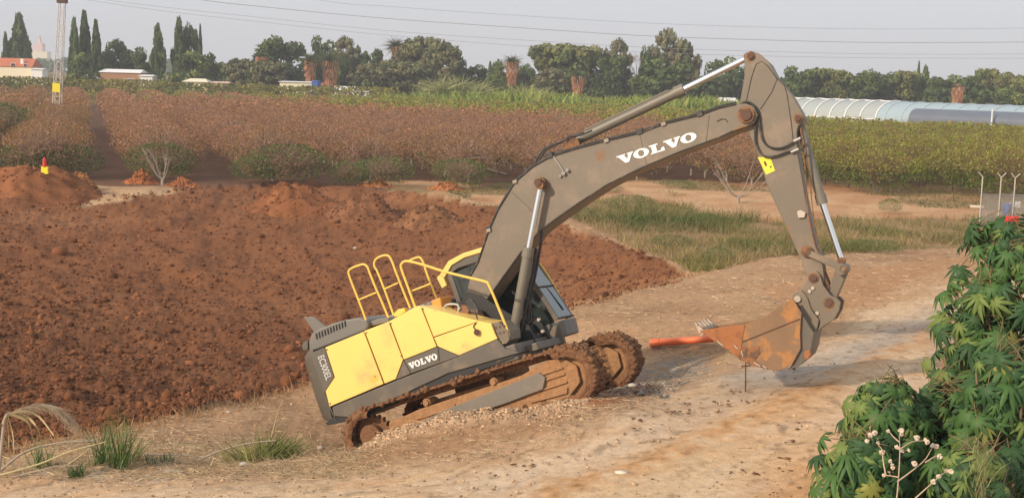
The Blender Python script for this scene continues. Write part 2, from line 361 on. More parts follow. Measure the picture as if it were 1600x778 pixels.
def bank(q):
    """crumbly earth pushed up along the near track"""
    X, Y = q[..., 0], q[..., 1]
    b = sstep(-2.5, -1.7, X)*(1-sstep(1.6, 2.6, X))*sstep(-3.0, -2.0, Y)*(1-sstep(-1.72, -1.62, Y))
    return b*(.07+.07*(1-sstep(-.5, 1.2, X))+.06*(np.abs(fbm(X*7, Y*7, 3, 29)-.5)*4-.4)+.16*(fbm(X*2.2, Y*2.2, 3, 19)-.35))
def make_ground():
    ys = 1/np.linspace(1/9., 1/3800., 640); inn = np.linspace(-.43, .43, 620); o1 = np.linspace(.46, 1.5, 32)
    ts = np.concatenate([-o1[::-1], inn, o1])
    T, Y = np.meshgrid(ts, ys); X = T*Y
    Z = big_z(X, Y)
    u, v, ju, jv, soil, road, grass, trk = regions(X, Y, Z)
    fade = 1-sstep(90, 140, Y)
    # calm ground under the machine
    q = (np.stack([X, Y, Z], -1)-MP)@RM; calm = np.clip(1-sstep(2.2, 3.6, np.hypot(q[..., 0]*.8, q[..., 1])), 0, 1)
    Z = Z + micro(X, Y, soil, road)*fade*(1-.75*calm)
    bk_ = bank(q); Z = Z + bk_
    # wheel ruts of the track road
    rut = pdist(ju, jv, [(1480, 492), (1330, 555), (1180, 612), (1050, 668), (900, 728), (700, 778)])
    rid = pdist(ju, jv, [(1490, 505), (1420, 540), (1290, 606), (1160, 664), (1030, 712), (860, 765)])
    hgt = np.clip(F/np.maximum(Y, 9)*.35, 8, 90)
    Z = Z - .04*np.exp(-(rut/hgt*1.2)**2)*road + .05*np.exp(-(rid/hgt*1.8)**2)*road
    # ground colours by region
    n = fbm(X*.5, Y*.5, 5, 21)[..., None]; nf = fbm(X*5, Y*5, 4, 22)[..., None]; nm = fbm(X*.14, Y*.22, 4, 51)[..., None]
    def mx(a, b, f): return a*(1-f)+b*f
    red = np.array([.245, .102, .043]); redd = np.array([.125, .052, .027]); redl = np.array([.33, .155, .072])
    c_soil = mx(mx(red, redl, np.clip(nm*2.2-.9, 0, 1)*.7), redd, np.clip((nf-.45)*3, 0, 1)*.8)
    low_dark = (sstep(400, 620, v))[..., None]; c_soil = mx(c_soil, redd, low_dark*.45)  # soil blends to darker red towards the lower rows
    c_oth = mx(np.array([.31, .175, .09]), np.array([.46, .285, .16]), np.clip(n*2-.5, 0, 1)); c_oth = mx(c_oth, np.array([.50, .34, .20]), np.clip(nf*2.4-1.2, 0, 1)*.5)
    ot = pip(ju, jv, [(1180, 452), (1290, 425), (1480, 402), (1700, 392), (1700, 450), (1460, 450), (1330, 500), (1290, 520)])[..., None]
    c_oth = mx(c_oth, np.array([.47, .255, .125]), ot*.7)
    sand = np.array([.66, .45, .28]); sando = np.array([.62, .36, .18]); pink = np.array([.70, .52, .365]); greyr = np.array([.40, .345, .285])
    streak = fbm(X*.25+Y*.10, Y*2.2-X*.8, 4, 61)[..., None]
    ra, rb_ = gp(700, 778, 1.0), gp(1480, 492, 1.2); rd = (rb_-ra)[:2]/np.linalg.norm((rb_-ra)[:2]); al = X*rd[0]+Y*rd[1]; ac = -X*rd[1]+Y*rd[0]; ac = ac+.5*(fbm(al*.12, ac*.1, 2, 7)-.5)
    str2 = fbm(al*.35, ac*2.6, 4, 63)[..., None]; str3 = fbm(al*.9, ac*7, 3, 64)[..., None]
    sand = np.array([.66, .47, .285]); pink = np.array([.70, .54, .385])
    c_road = mx(sand, sando, np.clip(n*2.6-1.0, 0, 1)*.55); c_road = mx(c_road, np.array([.50, .30, .165]), np.clip(str2*3.2-1.55, 0, 1)*.8); c_road = mx(c_road, pink, np.clip(str3*3-1.7, 0, 1)*.6); c_road = mx(c_road, pink, np.clip(streak*3-1.3, 0, 1)*.55)
    rutw = (np.exp(-(rut/hgt*1.1)**2))[..., None]; ridw = (np.exp(-(rid/hgt*1.7)**2))[..., None]
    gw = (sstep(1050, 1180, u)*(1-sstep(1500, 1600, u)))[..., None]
    c_road = mx(c_road, pink*.9, rutw*.5); c_road = mx(c_road, greyr, np.exp(-(pdist(ju, jv, [(1475, 505), (1330, 560), (1210, 590), (1140, 590)])/22)**2)[..., None]*.85*gw)  # grey band blended into the road below and right of the bucket
    c_road = mx(c_road, np.array([.56, .30, .125]), ridw*np.clip(nf*2.6-.5, .1, 1)*.85)
    cor = (np.exp(-(pdist(ju, jv, [(1200, 800), (1280, 745), (1400, 700)])/38)**2)*np.clip(n[..., 0]*3-.6, 0, 1))[..., None]
    c_road = mx(c_road, np.array([.58, .30, .12]), cor*.75)
    c_road = mx(c_road, c_road*.62, np.clip((nf-.62)*6, 0, 1))
    c_tr = mx(np.array([.42, .21, .10]), np.array([.56, .36, .20]), np.clip(n*2-.5, 0, 1))
    grn = np.clip((fbm(X*.16, Y*.16, 3, 91)[..., None]-.53)*7, 0, 1); c_tr = mx(c_tr, np.array([.20, .15, .06]), grn*.7)
    c_gr = mx(np.array([.24, .15, .07]), np.array([.38, .25, .13]), n)
    c_or = mx(np.array([.12, .066, .042]), np.array([.20, .105, .06]), n)
    far = mx(np.array([.15, .12, .05]), np.array([.23, .16, .07]), n)
    f3 = lambda m: m[..., None].astype(float)
    isor = (Y > 72)
    C = np.where(f3(isor) > 0, np.where(f3(Y > 235) > 0, far, c_or), c_oth)
    C = np.where(f3(trk) > 0, c_tr, C); C = np.where(f3(grass) > 0, c_gr, C)
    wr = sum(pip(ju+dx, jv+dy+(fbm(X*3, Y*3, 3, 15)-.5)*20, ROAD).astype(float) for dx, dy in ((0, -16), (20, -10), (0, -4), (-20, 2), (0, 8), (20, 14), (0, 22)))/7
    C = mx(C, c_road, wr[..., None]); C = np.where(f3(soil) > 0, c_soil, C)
    # red spill in front of the tracks, grey gravel beside them
    gr = np.exp(-(pdist(ju, jv, [(1000, 585), (1080, 575)])/18)**2)[..., None]; C = mx(C, np.array([.27, .25, .22]), gr*np.clip(nf*3-.7, 0, 1))
    sp = np.exp(-(pdist(ju, jv, [(890, 628), (1000, 606)])/13)**2)[..., None]; C = mx(C, np.array([.30, .10, .04]), sp)
    sp = np.exp(-(pdist(ju, jv, [(1095, 575), (1035, 560)])/14)**2)[..., None]; C = mx(C, np.array([.30, .24, .18]), sp*.6)
    bb = np.clip(bk_*9, 0, 1)[..., None]; C = mx(C, mx(np.array([.47, .31, .19]), np.array([.60, .44, .30]), nf), bb*.9)
    wh = np.exp(-(pdist(ju, jv, [(70, 742), (270, 738)])/9)**2)[..., None]; C = mx(C, np.array([.55, .47, .38]), wh*np.clip(nf*3-1, 0, 1))
    pale = (np.exp(-(pdist(ju, jv, [(130, 312), (200, 304), (270, 300)])/6)**2)+np.exp(-(pdist(ju, jv, [(130, 318), (200, 316)])/4)**2))[..., None]; C = mx(C, np.array([.55, .38, .22]), np.clip(pale, 0, 1)*.8)
    nr, nc = X.shape; idx = np.arange(nr*nc).reshape(nr, nc)
    Fq = np.stack([idx[:-1, :-1], idx[:-1, 1:], idx[1:, 1:], idx[1:, :-1]], -1).reshape(-1, 4)
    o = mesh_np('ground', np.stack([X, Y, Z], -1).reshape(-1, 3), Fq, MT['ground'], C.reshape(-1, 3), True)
    tag(o, 'red ploughed earth, sandy dirt road and orchard floor of the plain', None, None, 'structure')
make_ground()
def zg(x, y):
    x = np.atleast_1d(np.asarray(x, float)); y = np.atleast_1d(np.asarray(y, float)); z = big_z(x, y)
    _, _, _, _, soil, road, _, _ = regions(x, y, z)
    q = (np.stack([x, y, z], -1)-MP)@RM; calm = np.clip(1-sstep(2.2, 3.6, np.hypot(q[..., 0]*.8, q[..., 1])), 0, 1)
    return z + micro(x, y, soil, road)*(1-sstep(90, 140, y))*(1-.75*calm) + bank(q)
def hit(u, v):
    """where the line of sight meets the ground"""
    d = ray(u, v); ts = 1/np.linspace(1/9., 1/600., 1500); P = np.array([0, 0, H])+d*(ts/d[1])[:, None]
    zz = big_z(P[:, 0], P[:, 1]); k = np.argmax(P[:, 2] < zz); q = P[k]; return np.array([q[0], q[1], float(zg(q[0], q[1])[0])])

# ================================================================ the excavator
def face_prism(m, poly, Y, th, mi=0):       # polygon given on plane Y, thickness away from the viewer
    m.prism([pl(u, v, Y) for u, v in poly], Y, Y+th, mi)
ex = empty('excavator'); Mx = Matrix.Identity(4)
for i in range(3):
    for j in range(3): Mx[i][j] = RM[i, j]
    Mx[i][3] = MP[i]
ex.matrix_world = Mx
tag(ex, 'yellow and taupe tracked excavator tilted nose up on the edge of the ditch', 'excavator')
# ---- tracks
RT = .47; XE = 1.97; ZC = .50
def stadium(s):
    Ls = 2*XE; La = math.pi*RT; P = 2*Ls+2*La; s %= P
    if s < Ls: return -XE+s, ZC+RT, 0.0
    s -= Ls
    if s < La: a = s/RT; return XE+math.sin(a)*RT, ZC+math.cos(a)*RT, -a
    s -= La
    if s < Ls: return XE-s, ZC-RT, -math.pi
    s -= Ls; a = s/RT; return -XE-math.sin(a)*RT, ZC-math.cos(a)*RT, -math.pi-a
PER = 4*XE+2*math.pi*RT
NS = 52
shoe = MB(); pt = PER/NS
shoe.prism([(-pt*.48, -.006), (-pt*.48, .03), (-pt*.30, .032), (-pt*.26, .050), (-pt*.20, .050), (-pt*.15, .032), (pt*.10, .032), (pt*.14, .046), (pt*.2, .046), (pt*.25, .03), (pt*.47, .028), (pt*.47, -.006)], -.30, .30)
shoe_me = None
for side, yc in (('near', -1.30), ('far', 1.30)):
    tr = MB()
    # link chain inside the shoes
    for k in range(NS):
        x, z, a = stadium(k*pt); c, s = math.cos(a), math.sin(a)
        for dy in (-.09, .07):
            pts = [(-pt*.42, -.10), (pt*.42, -.10), (pt*.5, -.05), (pt*.42, -.01), (-pt*.42, -.01), (-pt*.5, -.05)]
            tr.prism([(x+px*c-pz*s, z+px*s+pz*c) for px, pz in pts], yc+dy, yc+dy+.03)
        tr.cyl((x-.06*-s*0+(-.055)*(-s), yc-.12, z+(-.055)*c), (x+.055*s, yc+.12, z-.055*c), .022, n=8)
    track = tr.build('track', MT['mudd'], ex)
    track['label'] = 'nearer crawler track caked in brown mud' if side == 'near' else 'farther crawler track caked in brown mud'
    for k in range(NS):
        x, z, a = stadium(k*pt)
        if shoe_me is None:
            o = shoe.build('track_shoe', MT['mudd'], track, .006, 1); shoe_me = o.data
        else:
            o = link('track_shoe', shoe_me, track); b = o.modifiers.new('bevel', 'BEVEL'); b.width = .006; b.segments = 1
        o.location = (x, yc, z); o.rotation_euler = (0, -a + random.uniform(-.03, .03), 0)
    # dried mud lumps stuck round the outer shoes and filling the wrap
    lump = MB()
    for k in range(620):
        s = random.uniform(0, PER) if k % 2 else 2*XE+random.uniform(-.2, 1.6); x, z, a = stadium(s); rr = random.uniform(.02, .075)
        if math.sin(a) < -.2 or random.random() < .35: pass
        x += -math.sin(a)*random.uniform(-.02, .05); z += math.cos(a)*random.uniform(-.02, .05)
        y = yc-.30+random.uniform(-.02, .60) if random.random() < .7 else yc-.30
        bmv = [(x+rr*dx*random.uniform(.6, 1.4), y+rr*dy*random.uniform(.6, 1.4), z+rr*dz*random.uniform(.6, 1.4)) for dx, dy, dz in ((1,0,0),(-1,0,0),(0,1,0),(0,-1,0),(0,0,1),(0,0,-1))]
        lump.add(bmv, [(0,2,4),(2,1,4),(1,3,4),(3,0,4),(2,0,5),(1,2,5),(3,1,5),(0,3,5)], True)
    o = lump.build('mud_lump', MT['mudd'], track); o['kind'] = 'stuff'
    # frame between the wraps
    fr = MB()
    fr.prism([(-1.62, .26), (-1.55, .62), (-.9, .70), (1.15, .74), (1.66, .86), (1.98, .80), (2.16, .62), (2.14, .34), (1.85, .14), (1.2, .15), (-1.2, .17)], yc-.20, yc+.20)
    frame = fr.build('track_frame', MT['mudc'], track, .02)
    rb = MB()
    for dz in (.38, .52, .63):
        rb = MB(); rb.prism([(1.30, dz), (1.32, dz+.035), (1.92, dz+.05), (1.92, dz+.015)], yc-.232, yc-.20); rb.build('idler_guard_rib', MT['mudc'], track, .008)
    rb = MB(); rb.prism([(1.18, .24), (1.18, .32), (1.9, .32), (1.86, .22)], yc-.235, yc-.20); rb.build('idler_guard_rib', MT['mudc'], track, .008)
    for xa, xb, zz in ((-1.0, -.2, .57), (.25, .95, .62)):
        rb = MB(); rb.box(xa, xb, yc-.225, yc-.20, zz-.04, zz+.05); rb.build('frame_plate', MT['mudc'], track, .008)
    if side == 'near':
        bm_ = MB(); Yb = yc-.27
        face_prism(bm_, [(596, 690), (640, 668), (700, 638), (790, 603), (842, 582), (852, 590), (848, 608), (790, 630), (730, 650), (680, 665), (620, 690)], Yb, .07)
        bm_.build('track_guard_beam', MT['beam'], track, .01)
    for xe_, a0, a1, nm_ in ((XE, -.35, math.pi+.25, 1), (-XE, math.pi-.5, 2*math.pi+.3, 2)):
        crs = MB(); NA, NR = 40, 7; V = []
        for i in range(NA+1):
            a = a0+(a1-a0)*i/NA
            for j in range(NR+1):
                f = j/NR; nz_ = float(vnoise(np.array([a*5+yc]), np.array([f*3.+nm_*7]), 3)[0]); nz2 = float(vnoise(np.array([a*13+yc]), np.array([f*8.]), 9)[0])
                r_ = .33+f*.165+(nz2-.5)*.03; V.append((xe_+math.sin(a)*r_, yc-.285-.05*math.sin(f*math.pi)-(nz_-.45)*.07-(nz2-.5)*.03, ZC+math.cos(a)*r_))
        crs.add(V, [(i*(NR+1)+j, (i+1)*(NR+1)+j, (i+1)*(NR+1)+j+1, i*(NR+1)+j+1) for i in range(NA) for j in range(NR)], True); crs.build('mud_crust', MT['mudd'], track)
    wh = MB(); wh.cyl((XE, yc-.12, ZC), (XE, yc+.12, ZC), .36, n=28).cyl((XE, yc-.17, ZC), (XE, yc-.1, ZC), .16, n=16)
    wh.build('idler_wheel', MT['mudc'], track, .012)
    spk = MB(); teeth = []
    for k in range(42):
        a = 2*math.pi*k/42; r = .37 if k % 2 else .30; teeth.append((-XE+math.cos(a)*r, ZC+math.sin(a)*r))
    spk.prism(teeth, yc-.06, yc+.06).cyl((-XE, yc-.22, ZC), (-XE, yc+.2, ZC), .2, n=20).cyl((-XE, yc-.25, ZC), (-XE, yc-.2, ZC), .13, n=16)
    spk.build('drive_sprocket', MT['mudd'], track, .006)
    for xr in (-1.35, -.95, -.55, -.15, .25, .65, 1.05, 1.4):
        q = MB(); q.cyl((xr, yc-.17, .20), (xr, yc+.17, .20), .10, n=16).cyl((xr, yc-.20, .20), (xr, yc-.16, .20), .055, n=12); q.build('track_roller', MT['mudd'], track)
    for xr in (-.72, .62):
        q = MB(); q.cyl((xr, yc-.20, .775), (xr, yc+.14, .775), .075, n=16).cyl((xr, yc-.24, .775), (xr, yc-.19, .775), .05, n=14); q.build('carrier_roller', MT['mudc'], track)
cf = MB(); cf.box(-.75, .75, -1.1, 1.1, .45, .78).cyl((0, 0, .78), (0, 0, 1.05), .72, n=32); cf.build('undercarriage_frame', MT['mudc'], ex, .02)
# ---- upper body
YR = -1.45
h = MB()
h.box(-2.62, 1.16, -1.40, 1.36, 1.02, 1.30)                    # revolving deck
h.prism([(-2.6, 1.3), (-2.6, 2.28), (-1.5, 2.30), (-.42, 2.34), (-.42, 1.3)], -1.36, 1.36)
h.prism([(-.42, 1.3), (-.42, 2.40), (.55, 1.86), (.85, 1.5), (.85, 1.3)], -1.40, -.42)
h.build('engine_housing', MT['grey'], ex, .02)
st = MB(); face_prism(st, [(519, 636), (617, 595), (700, 563), (777, 530), (790, 545), (812, 551), (700, 583), (553, 652), (521, 650)], YR, .06)
st.build('side_sill', MT['grey'], ex, .012)
sk = MB(); face_prism(sk, [(508, 661), (521, 651), (553, 652), (700, 583), (812, 551), (800, 560), (700, 597), (560, 655), (512, 664)], YR+.03, 1.1); sk.build('belly_pan', MT['black'], ex, .006)
# counterweight, rounded in plan
cwv = []; nA = 16
prof = [(-2.66, -1.435), (-2.80, -1.40), (-2.93, -1.28), (-3.03, -1.05), (-3.10, -.6), (-3.12, 0), (-3.10, .6), (-3.03, 1.05), (-2.93, 1.28), (-2.80, 1.40), (-2.62, 1.43)]
cwm = MB(); n = len(prof); zs = [(.99, -.06), (1.06, 0), (1.5, 0.01), (2.1, 0), (2.24, -.03), (2.31, -.12)]
V = []
for z, off in zs:
    for (x, y) in prof: V.append((x-off*(1 if x < -2.7 else 0)+0.04*(z-1.0)*-1*(1 if x < -2.7 else 0), y*(1+off*.1), z))
fs = [(j*n+i, j*n+i+1, (j+1)*n+i+1, (j+1)*n+i) for j in range(len(zs)-1) for i in range(n-1)]
cwm.add(V, [f[::-1] for f in fs], True); cwm.add(V, [tuple(range(n)), tuple(range((len(zs)-1)*n, len(zs)*n))[::-1]])
cwm.add(V, [tuple([j*n for j in range(len(zs))]+[j*n+n-1 for j in range(len(zs)-1, -1, -1)])])
cwm.build('counterweight', MT['grey'], ex)
# side panels: three doors and the front box, separate plates
seam = .35
doors = [
 ('rear_side_door', [(508, 542.5), (568, 518), (599, 599.5), (515, 635), (508.5, 611), (523, 589)]),
 ('middle_side_door', [(570, 517.5), (607, 503), (629.5, 562), (618, 592), (601, 599)]),
 ('front_side_door', [(609, 502.5), (651, 478.5), (657, 479), (682, 541.5), (631, 561.5)]),
 ('storage_box_upper', [(659, 479), (748, 502), (677.5, 526)]),
 ('storage_box', [(678, 527.5), (749, 502.5), (767, 505.5), (773, 521), (777, 529), (717, 555), (700, 548), (684, 541)])]
for nm, poly in doors:
    m = MB(); face_prism(m, poly, YR-.012, .05); m.build(nm, MT['yellow'], ex, .008)
m = MB(); face_prism(m, [(484, 552), (507, 542.5), (522, 589), (507.5, 611.5), (514.5, 636), (521, 650)], YR-.010, .05); m.build('rear_corner_panel', MT['grey'], ex, .006)
m = MB(); face_prism(m, [(630.5, 563), (683, 542.3), (700, 549), (717, 556), (641, 583.5), (619, 593)], YR-.013, .05); m.build('name_panel', MT['grey'], ex, .005)
for (a, b) in (((641, 583), (630, 562)), ((686, 564), (684, 543))):
    m = MB(); face_prism(m, [a, b, (b[0]+1.1, b[1]-.3), (a[0]+1.1, a[1]-.3)], YR-.0165, .004); m.build('panel_seam', MT['slot'], ex)
for u_, v_ in ((573, 519.5), (597, 592), (611, 505), (627, 556), (661, 482), (679, 531), (511, 546), (516, 630)):
    m = MB(); c = pl3(u_, v_, YR-.012); m.cyl((c[0], YR-.022, c[2]), (c[0], YR-.010, c[2]), .014, n=8); m.build('hinge_bolt', MT['grey'], ex)
m = MB(); face_prism(m, [(577, 589), (590, 585), (591, 594), (583, 598), (578, 596)], YR-.0135, .002); m.build('faded_decal', mat('faded_decal', (.70, .46, .09), .6, mud=.3, scale=9), ex)
# yellow top of the box and hood
tp = MB()
a = [pl(569, 517, YR), pl(607, 502.5, YR), pl(652, 478, YR), pl(659, 478.5, YR), pl(748, 501.5, YR), pl(767, 505, YR), pl(772, 519, YR)]
for i, y1 in enumerate([-1.18, -1.18, -1.18, -.80, -.80, -.80]):
    p, q = a[i], a[i+1]; tp.add([(p[0], YR+.0, p[1]), (q[0], YR+.0, q[1]), (q[0], y1, q[1]+.005), (p[0], y1, p[1]+.005), (p[0], YR, p[1]-.03), (q[0], YR, q[1]-.03), (q[0], y1, q[1]-.025), (p[0], y1, p[1]-.025)],
       [(0,1,2,3),(4,7,6,5),(0,4,5,1),(2,6,7,3),(1,5,6,2),(0,3,7,4)])
tp.build('top_cover', MT['yellow'], ex, .004)
# perforated step on the front of the box
sp_ = MB(); face_prism(sp_, [(767, 505), (779, 503), (794, 517), (796, 531), (790, 538), (777, 531), (773, 521)], YR+.05, .6); sp_.build('access_step', MT['taupe'], ex, .01)
for k in range(6):
    m = MB(); c = pl3(775+(k%3)*6, 512+(k//3)*10-(k%3)*1.5, YR+.045); m.cyl(c, (c[0], c[1]+.01, c[2]), .022, n=10); m.build('step_hole', MT['pin'], ex)
# hood with louvres and fin
hd = MB(); face_prism(hd, [(483, 551), (482, 534), (486, 522), (497, 514), (520, 505), (538, 500), (561, 496), (572, 500), (576, 507), (572, 516), (508, 541)], -1.32, .9)
hood = hd.build('rear_hood', MT['hood'], ex, .03)
hd = MB(); face_prism(hd, [(572, 512), (576, 503), (590, 498), (604, 496), (609, 500), (607, 503)], -1.2, .8); hd.build('mid_hood', MT['hood'], ex, .02)
hd = MB(); hd.box(-2.45, -.5, -.4, 1.2, 2.28, 2.55); hd.build('far_hood', MT['hood'], ex, .05)
hd = MB(); face_prism(hd, [(474, 495), (490, 495), (512, 513), (491, 520)], -1.0, .05); hd.build('hood_fin', MT['hood'], ex, .01)
for k in range(11):
    uu = 493+k*4.45; vv = 526.5-k*1.95
    m = MB(); face_prism(m, [(uu, vv-5.4), (uu+2.0, vv-6.0), (uu+3.4, vv+2.9), (uu+1.4, vv+3.6)], -1.328, .02); m.build('louvre_slot', MT['slot'], ex)
m = MB(); face_prism(m, [(471, 540), (474, 534), (481, 532), (481, 546), (474, 548)], -1.1, .3); m.build('rear_latch', MT['grey'], ex, .01)
m = MB(); face_prism(m, [(615, 490), (622, 483), (632, 481), (633, 487), (622, 494), (616, 495)], -1.3, .15); m.build('filler_cap', MT['rail'], ex, .01)
m = MB(); face_prism(m, [(669, 486), (672, 470), (688, 464), (691, 482), (690, 488)], -.95, .5); m.build('tank_cover', mat('orange_cover', (.72, .30, .05), .5, dust=.2), ex, .03)
m = MB(); m.tube(smooth_pts([pl3(693, 484, -1.0), pl3(697, 477, -1.0), pl3(706, 475, -1.0), pl3(716, 477, -1.0), pl3(716, 487, -1.0)]), .022); m.tube([pl3(712, 493, -1.0), pl3(719, 480, -1.0)], .022); m.build('filler_pipe', MT['steel'], ex)
m = MB(); face_prism(m, [(700, 488), (712, 477), (738, 484), (748, 502), (700, 492)], -.9, .4); m.cyl(pl3(722, 486, -1.0), pl3(728, 497, -.7), .12); m.build('valve_block', MT['rust'], ex, .02)
mi_ = MB(); P = [pl3(727, 470, -1.25), pl3(735, 466, -1.25)]
mi_.tube([pl3(748, 505, -1.3), pl3(742, 485, -1.25)], .014); face_prism(mi_, [(728, 471), (732, 466), (738, 468), (746, 480), (747, 488), (740, 491), (732, 484)], -1.28, .05)
mi_.build('wing_mirror', MT['hose'], ex, .012)
m = MB(); m.tube(smooth_pts([pl3(744, 504, -1.47), pl3(740, 510, -1.47), pl3(744, 516, -1.48)]), .012); m.cyl(pl3(745, 519, -1.47), pl3(745, 519, -1.52), .055); m.build('grease_tap', MT['pin'], ex)
# handrails
def rail(pts, Y, r=.021, cross=None, label=None):
    m = MB(); m.tube(smooth_pts([pl3(u, v, Y) for u, v in pts], 4), r)
    if cross: m.tube([pl3(*cross[0], Y), pl3(*cross[1], Y)], r*.8)
    m.build('handrail', MT['rail'], ex)
rail([(575, 509), (565, 481), (552, 448), (545, 428), (546, 422), (552, 418), (560, 415), (568, 413), (574, 417), (578, 427), (586, 447), (597, 472), (607, 496)], -1.28, cross=((561.5, 468), (588, 457)))
rail([(615, 492), (603, 458), (590, 425), (585, 416), (586, 407), (594, 401), (605, 399), (611, 405), (618, 423), (630, 454), (641, 481)], -1.28, cross=((602, 451), (622, 442)))
rail([(649, 480), (637, 447), (627, 419), (628, 412), (636, 408), (662, 414), (690, 423), (725, 432), (758, 440), (764, 446), (775, 471), (793, 516), (794, 527), (789, 534), (781, 538)], -1.36, r=.024, cross=None)
rail([(642, 455), (658, 449), (673, 443)], -1.30, r=.016)
rail([(638, 408), (647, 404), (655, 402), (660, 407), (663, 415), (668, 430), (678, 456), (688, 482)], -.75)
# ---- cab
cb = MB(); Y0c, Y1c = .47, 1.40
cs = [pl(699, 480, Y0c), pl(690, 432, Y0c), pl(697, 420, Y0c), pl(710, 412, Y0c), pl(750, 398, Y0c)]
x_f, z_f = 1.42, 1.45
cab_poly = [(-.40, 1.35), (-.46, 3.00), (-.30, 3.12), (.0, 3.17), (.85, 3.14), (1.0, 3.0), (1.22, 2.30), (1.42, 1.60), (1.42, 1.35)]
cb.prism([(-.40, 1.36), (-.46, 3.00), (-.36, 3.02), (-.30, 1.36)], Y0c, Y1c)        # rear wall
cb.prism([(-.46, 2.98), (-.30, 3.14), (.0, 3.19), (.86, 3.15), (1.0, 3.0), (.8, 3.03), (-.2, 3.05)], Y0c, Y1c)  # roof slab
for ya, yb in ((Y0c, Y0c+.06), (Y1c-.06, Y1c)):
    cb.prism([(1.0, 3.0), (1.22, 2.30), (1.44, 1.55), (1.36, 1.52), (1.14, 2.28), (.93, 3.0)], ya, yb)
    cb.prism([(.32, 1.36), (.36, 3.04), (.42, 3.04), (.38, 1.36)], ya, yb)
cab = cb.build('cab', MT['grey'], ex, .012)
m = MB(); m.prism([(-.36, 1.42), (-.40, 2.98), (.32, 3.04), (.30, 1.42)], Y0c+.02, Y0c+.03); m.build('window_pane', MT['glassd'], cab)
m = MB(); m.prism([(.40, 1.42), (.43, 3.02), (.92, 3.0), (1.13, 2.28), (1.34, 1.55), (1.34, 1.42)], Y0c+.02, Y0c+.03); m.build('window_pane', MT['glassd'], cab)
m = MB(); m.add([(1.0, Y0c+.03, 2.95), (1.0, Y1c-.03, 2.95), (1.235, Y1c-.03, 2.24), (1.235, Y0c+.03, 2.24), (.98, Y0c+.03, 2.95), (.98, Y1c-.03, 2.95), (1.215, Y1c-.03, 2.24), (1.215, Y0c+.03, 2.24)], [(0,3,2,1),(4,5,6,7),(0,1,5,4),(2,3,7,6),(0,4,7,3),(1,2,6,5)]); m.build('windshield', MT['glassl'], cab)
m = MB(); m.add([(1.24, Y0c+.03, 2.20), (1.24, Y1c-.03, 2.20), (1.43, Y1c-.03, 1.56), (1.43, Y0c+.03, 1.56), (1.22, Y0c+.03, 2.20), (1.22, Y1c-.03, 2.20), (1.41, Y1c-.03, 1.56), (1.41, Y0c+.03, 1.56)], [(0,3,2,1),(4,5,6,7),(0,1,5,4),(2,3,7,6),(0,4,7,3),(1,2,6,5)]); m.build('windshield', MT['glassl'], cab)
m = MB()
for z, x in ((2.22, 1.235), (1.55, 1.44)): m.tube([(x, Y0c, z), (x, Y1c, z)], .022)
m.tube([(1.24, .95, 2.2), (1.40, 1.05, 1.7)], .010); m.build('windshield_frame', MT['black'], cab)
m = MB(); m.prism([(-.35, 1.32), (.4, 1.5), (1.35, 1.5), (1.35, 1.32)], Y0c+.5, Y1c-.02); m.cyl((.45, .95, 1.5), (.45, .95, 1.75), .08); m.box(.2, .62, .72, 1.2, 1.75, 1.86); m.prism([(.16, 1.8), (.1, 2.5), (.2, 2.52), (.28, 1.8)], .74, 1.18); m.build('operator_seat', MT['black'], cab, .02)
# curved cab base with rounded front
base = MB(); pr = [(.55, .46), (1.40, .46), (1.50, .52), (1.545, .70), (1.55, 1.0), (1.50, 1.25), (1.40, 1.38), (1.25, 1.43), (-.4, 1.43), (-.4, .46)]
nb = len(pr); V = [(x, y, 1.20) for x, y in pr]+[(x+.02 if x > 1 else x, y, 1.50) for x, y in pr]
base.add(V, [tuple(range(nb))[::-1], tuple(range(nb, 2*nb))]+[(i, (i+1)%nb, (i+1)%nb+nb, i+nb) for i in range(nb)]); base.build('cab_base', MT['hood'], cab, .02)
m = MB(); m.box(-.4, 1.44, .44, .50, 1.05, 1.42); m.build('cab_side_skirt', MT['taupe'], cab, .01)
m = MB(); m.prism([(-.52, 2.96), (-.30, 3.14), (.0, 3.20), (.86, 3.17), (1.02, 3.0), (1.06, 3.03), (.88, 3.26), (.0, 3.29), (-.34, 3.24), (-.60, 3.04)], Y0c-.03, Y0c+.10); m.prism([(-.52, 2.96), (-.50, 2.80), (-.62, 2.78), (-.66, 3.0), (-.6, 3.04)], Y0c-.06, Y0c+.12)
m.build('cab_roof_rim', MT['yellow'], cab, .012)
m = MB(); m.tube(smooth_pts([pl3(843, 412, 1.40), pl3(850, 422, 1.40), pl3(858, 434, 1.40), pl3(875, 464, 1.40), pl3(884, 488, 1.40), pl3(886, 497, 1.40), pl3(880, 503, 1.40)], 4), .026); m.build('cab_handrail', MT['rail'], cab)
# ---- boom
boomL = [(727, 466), (735, 431), (747, 410), (757, 380), (764, 360), (778, 328), (805, 284), (832, 261), (860, 245), (902, 232), (948, 220), (1000, 208), (1037, 194), (1094, 180), (1124, 169), (1150, 163), (1166, 162), (1178, 168), (1184, 180), (1178, 193), (1166, 198),
         (1145, 205), (1124, 215), (1063, 237), (1001, 263), (948, 289), (906, 316), (870, 341), (842, 362), (828, 378), (814, 394), (793, 423), (772, 452), (750, 482), (737, 490), (728, 480)]
m = MB(); m.prism([pl(u, v, -.35) for u, v in boomL], -.35, .35); boom = m.build('boom', MT['taupe'], ex, .012)
boom['label'] = 'bent taupe boom with white lettering on its side'
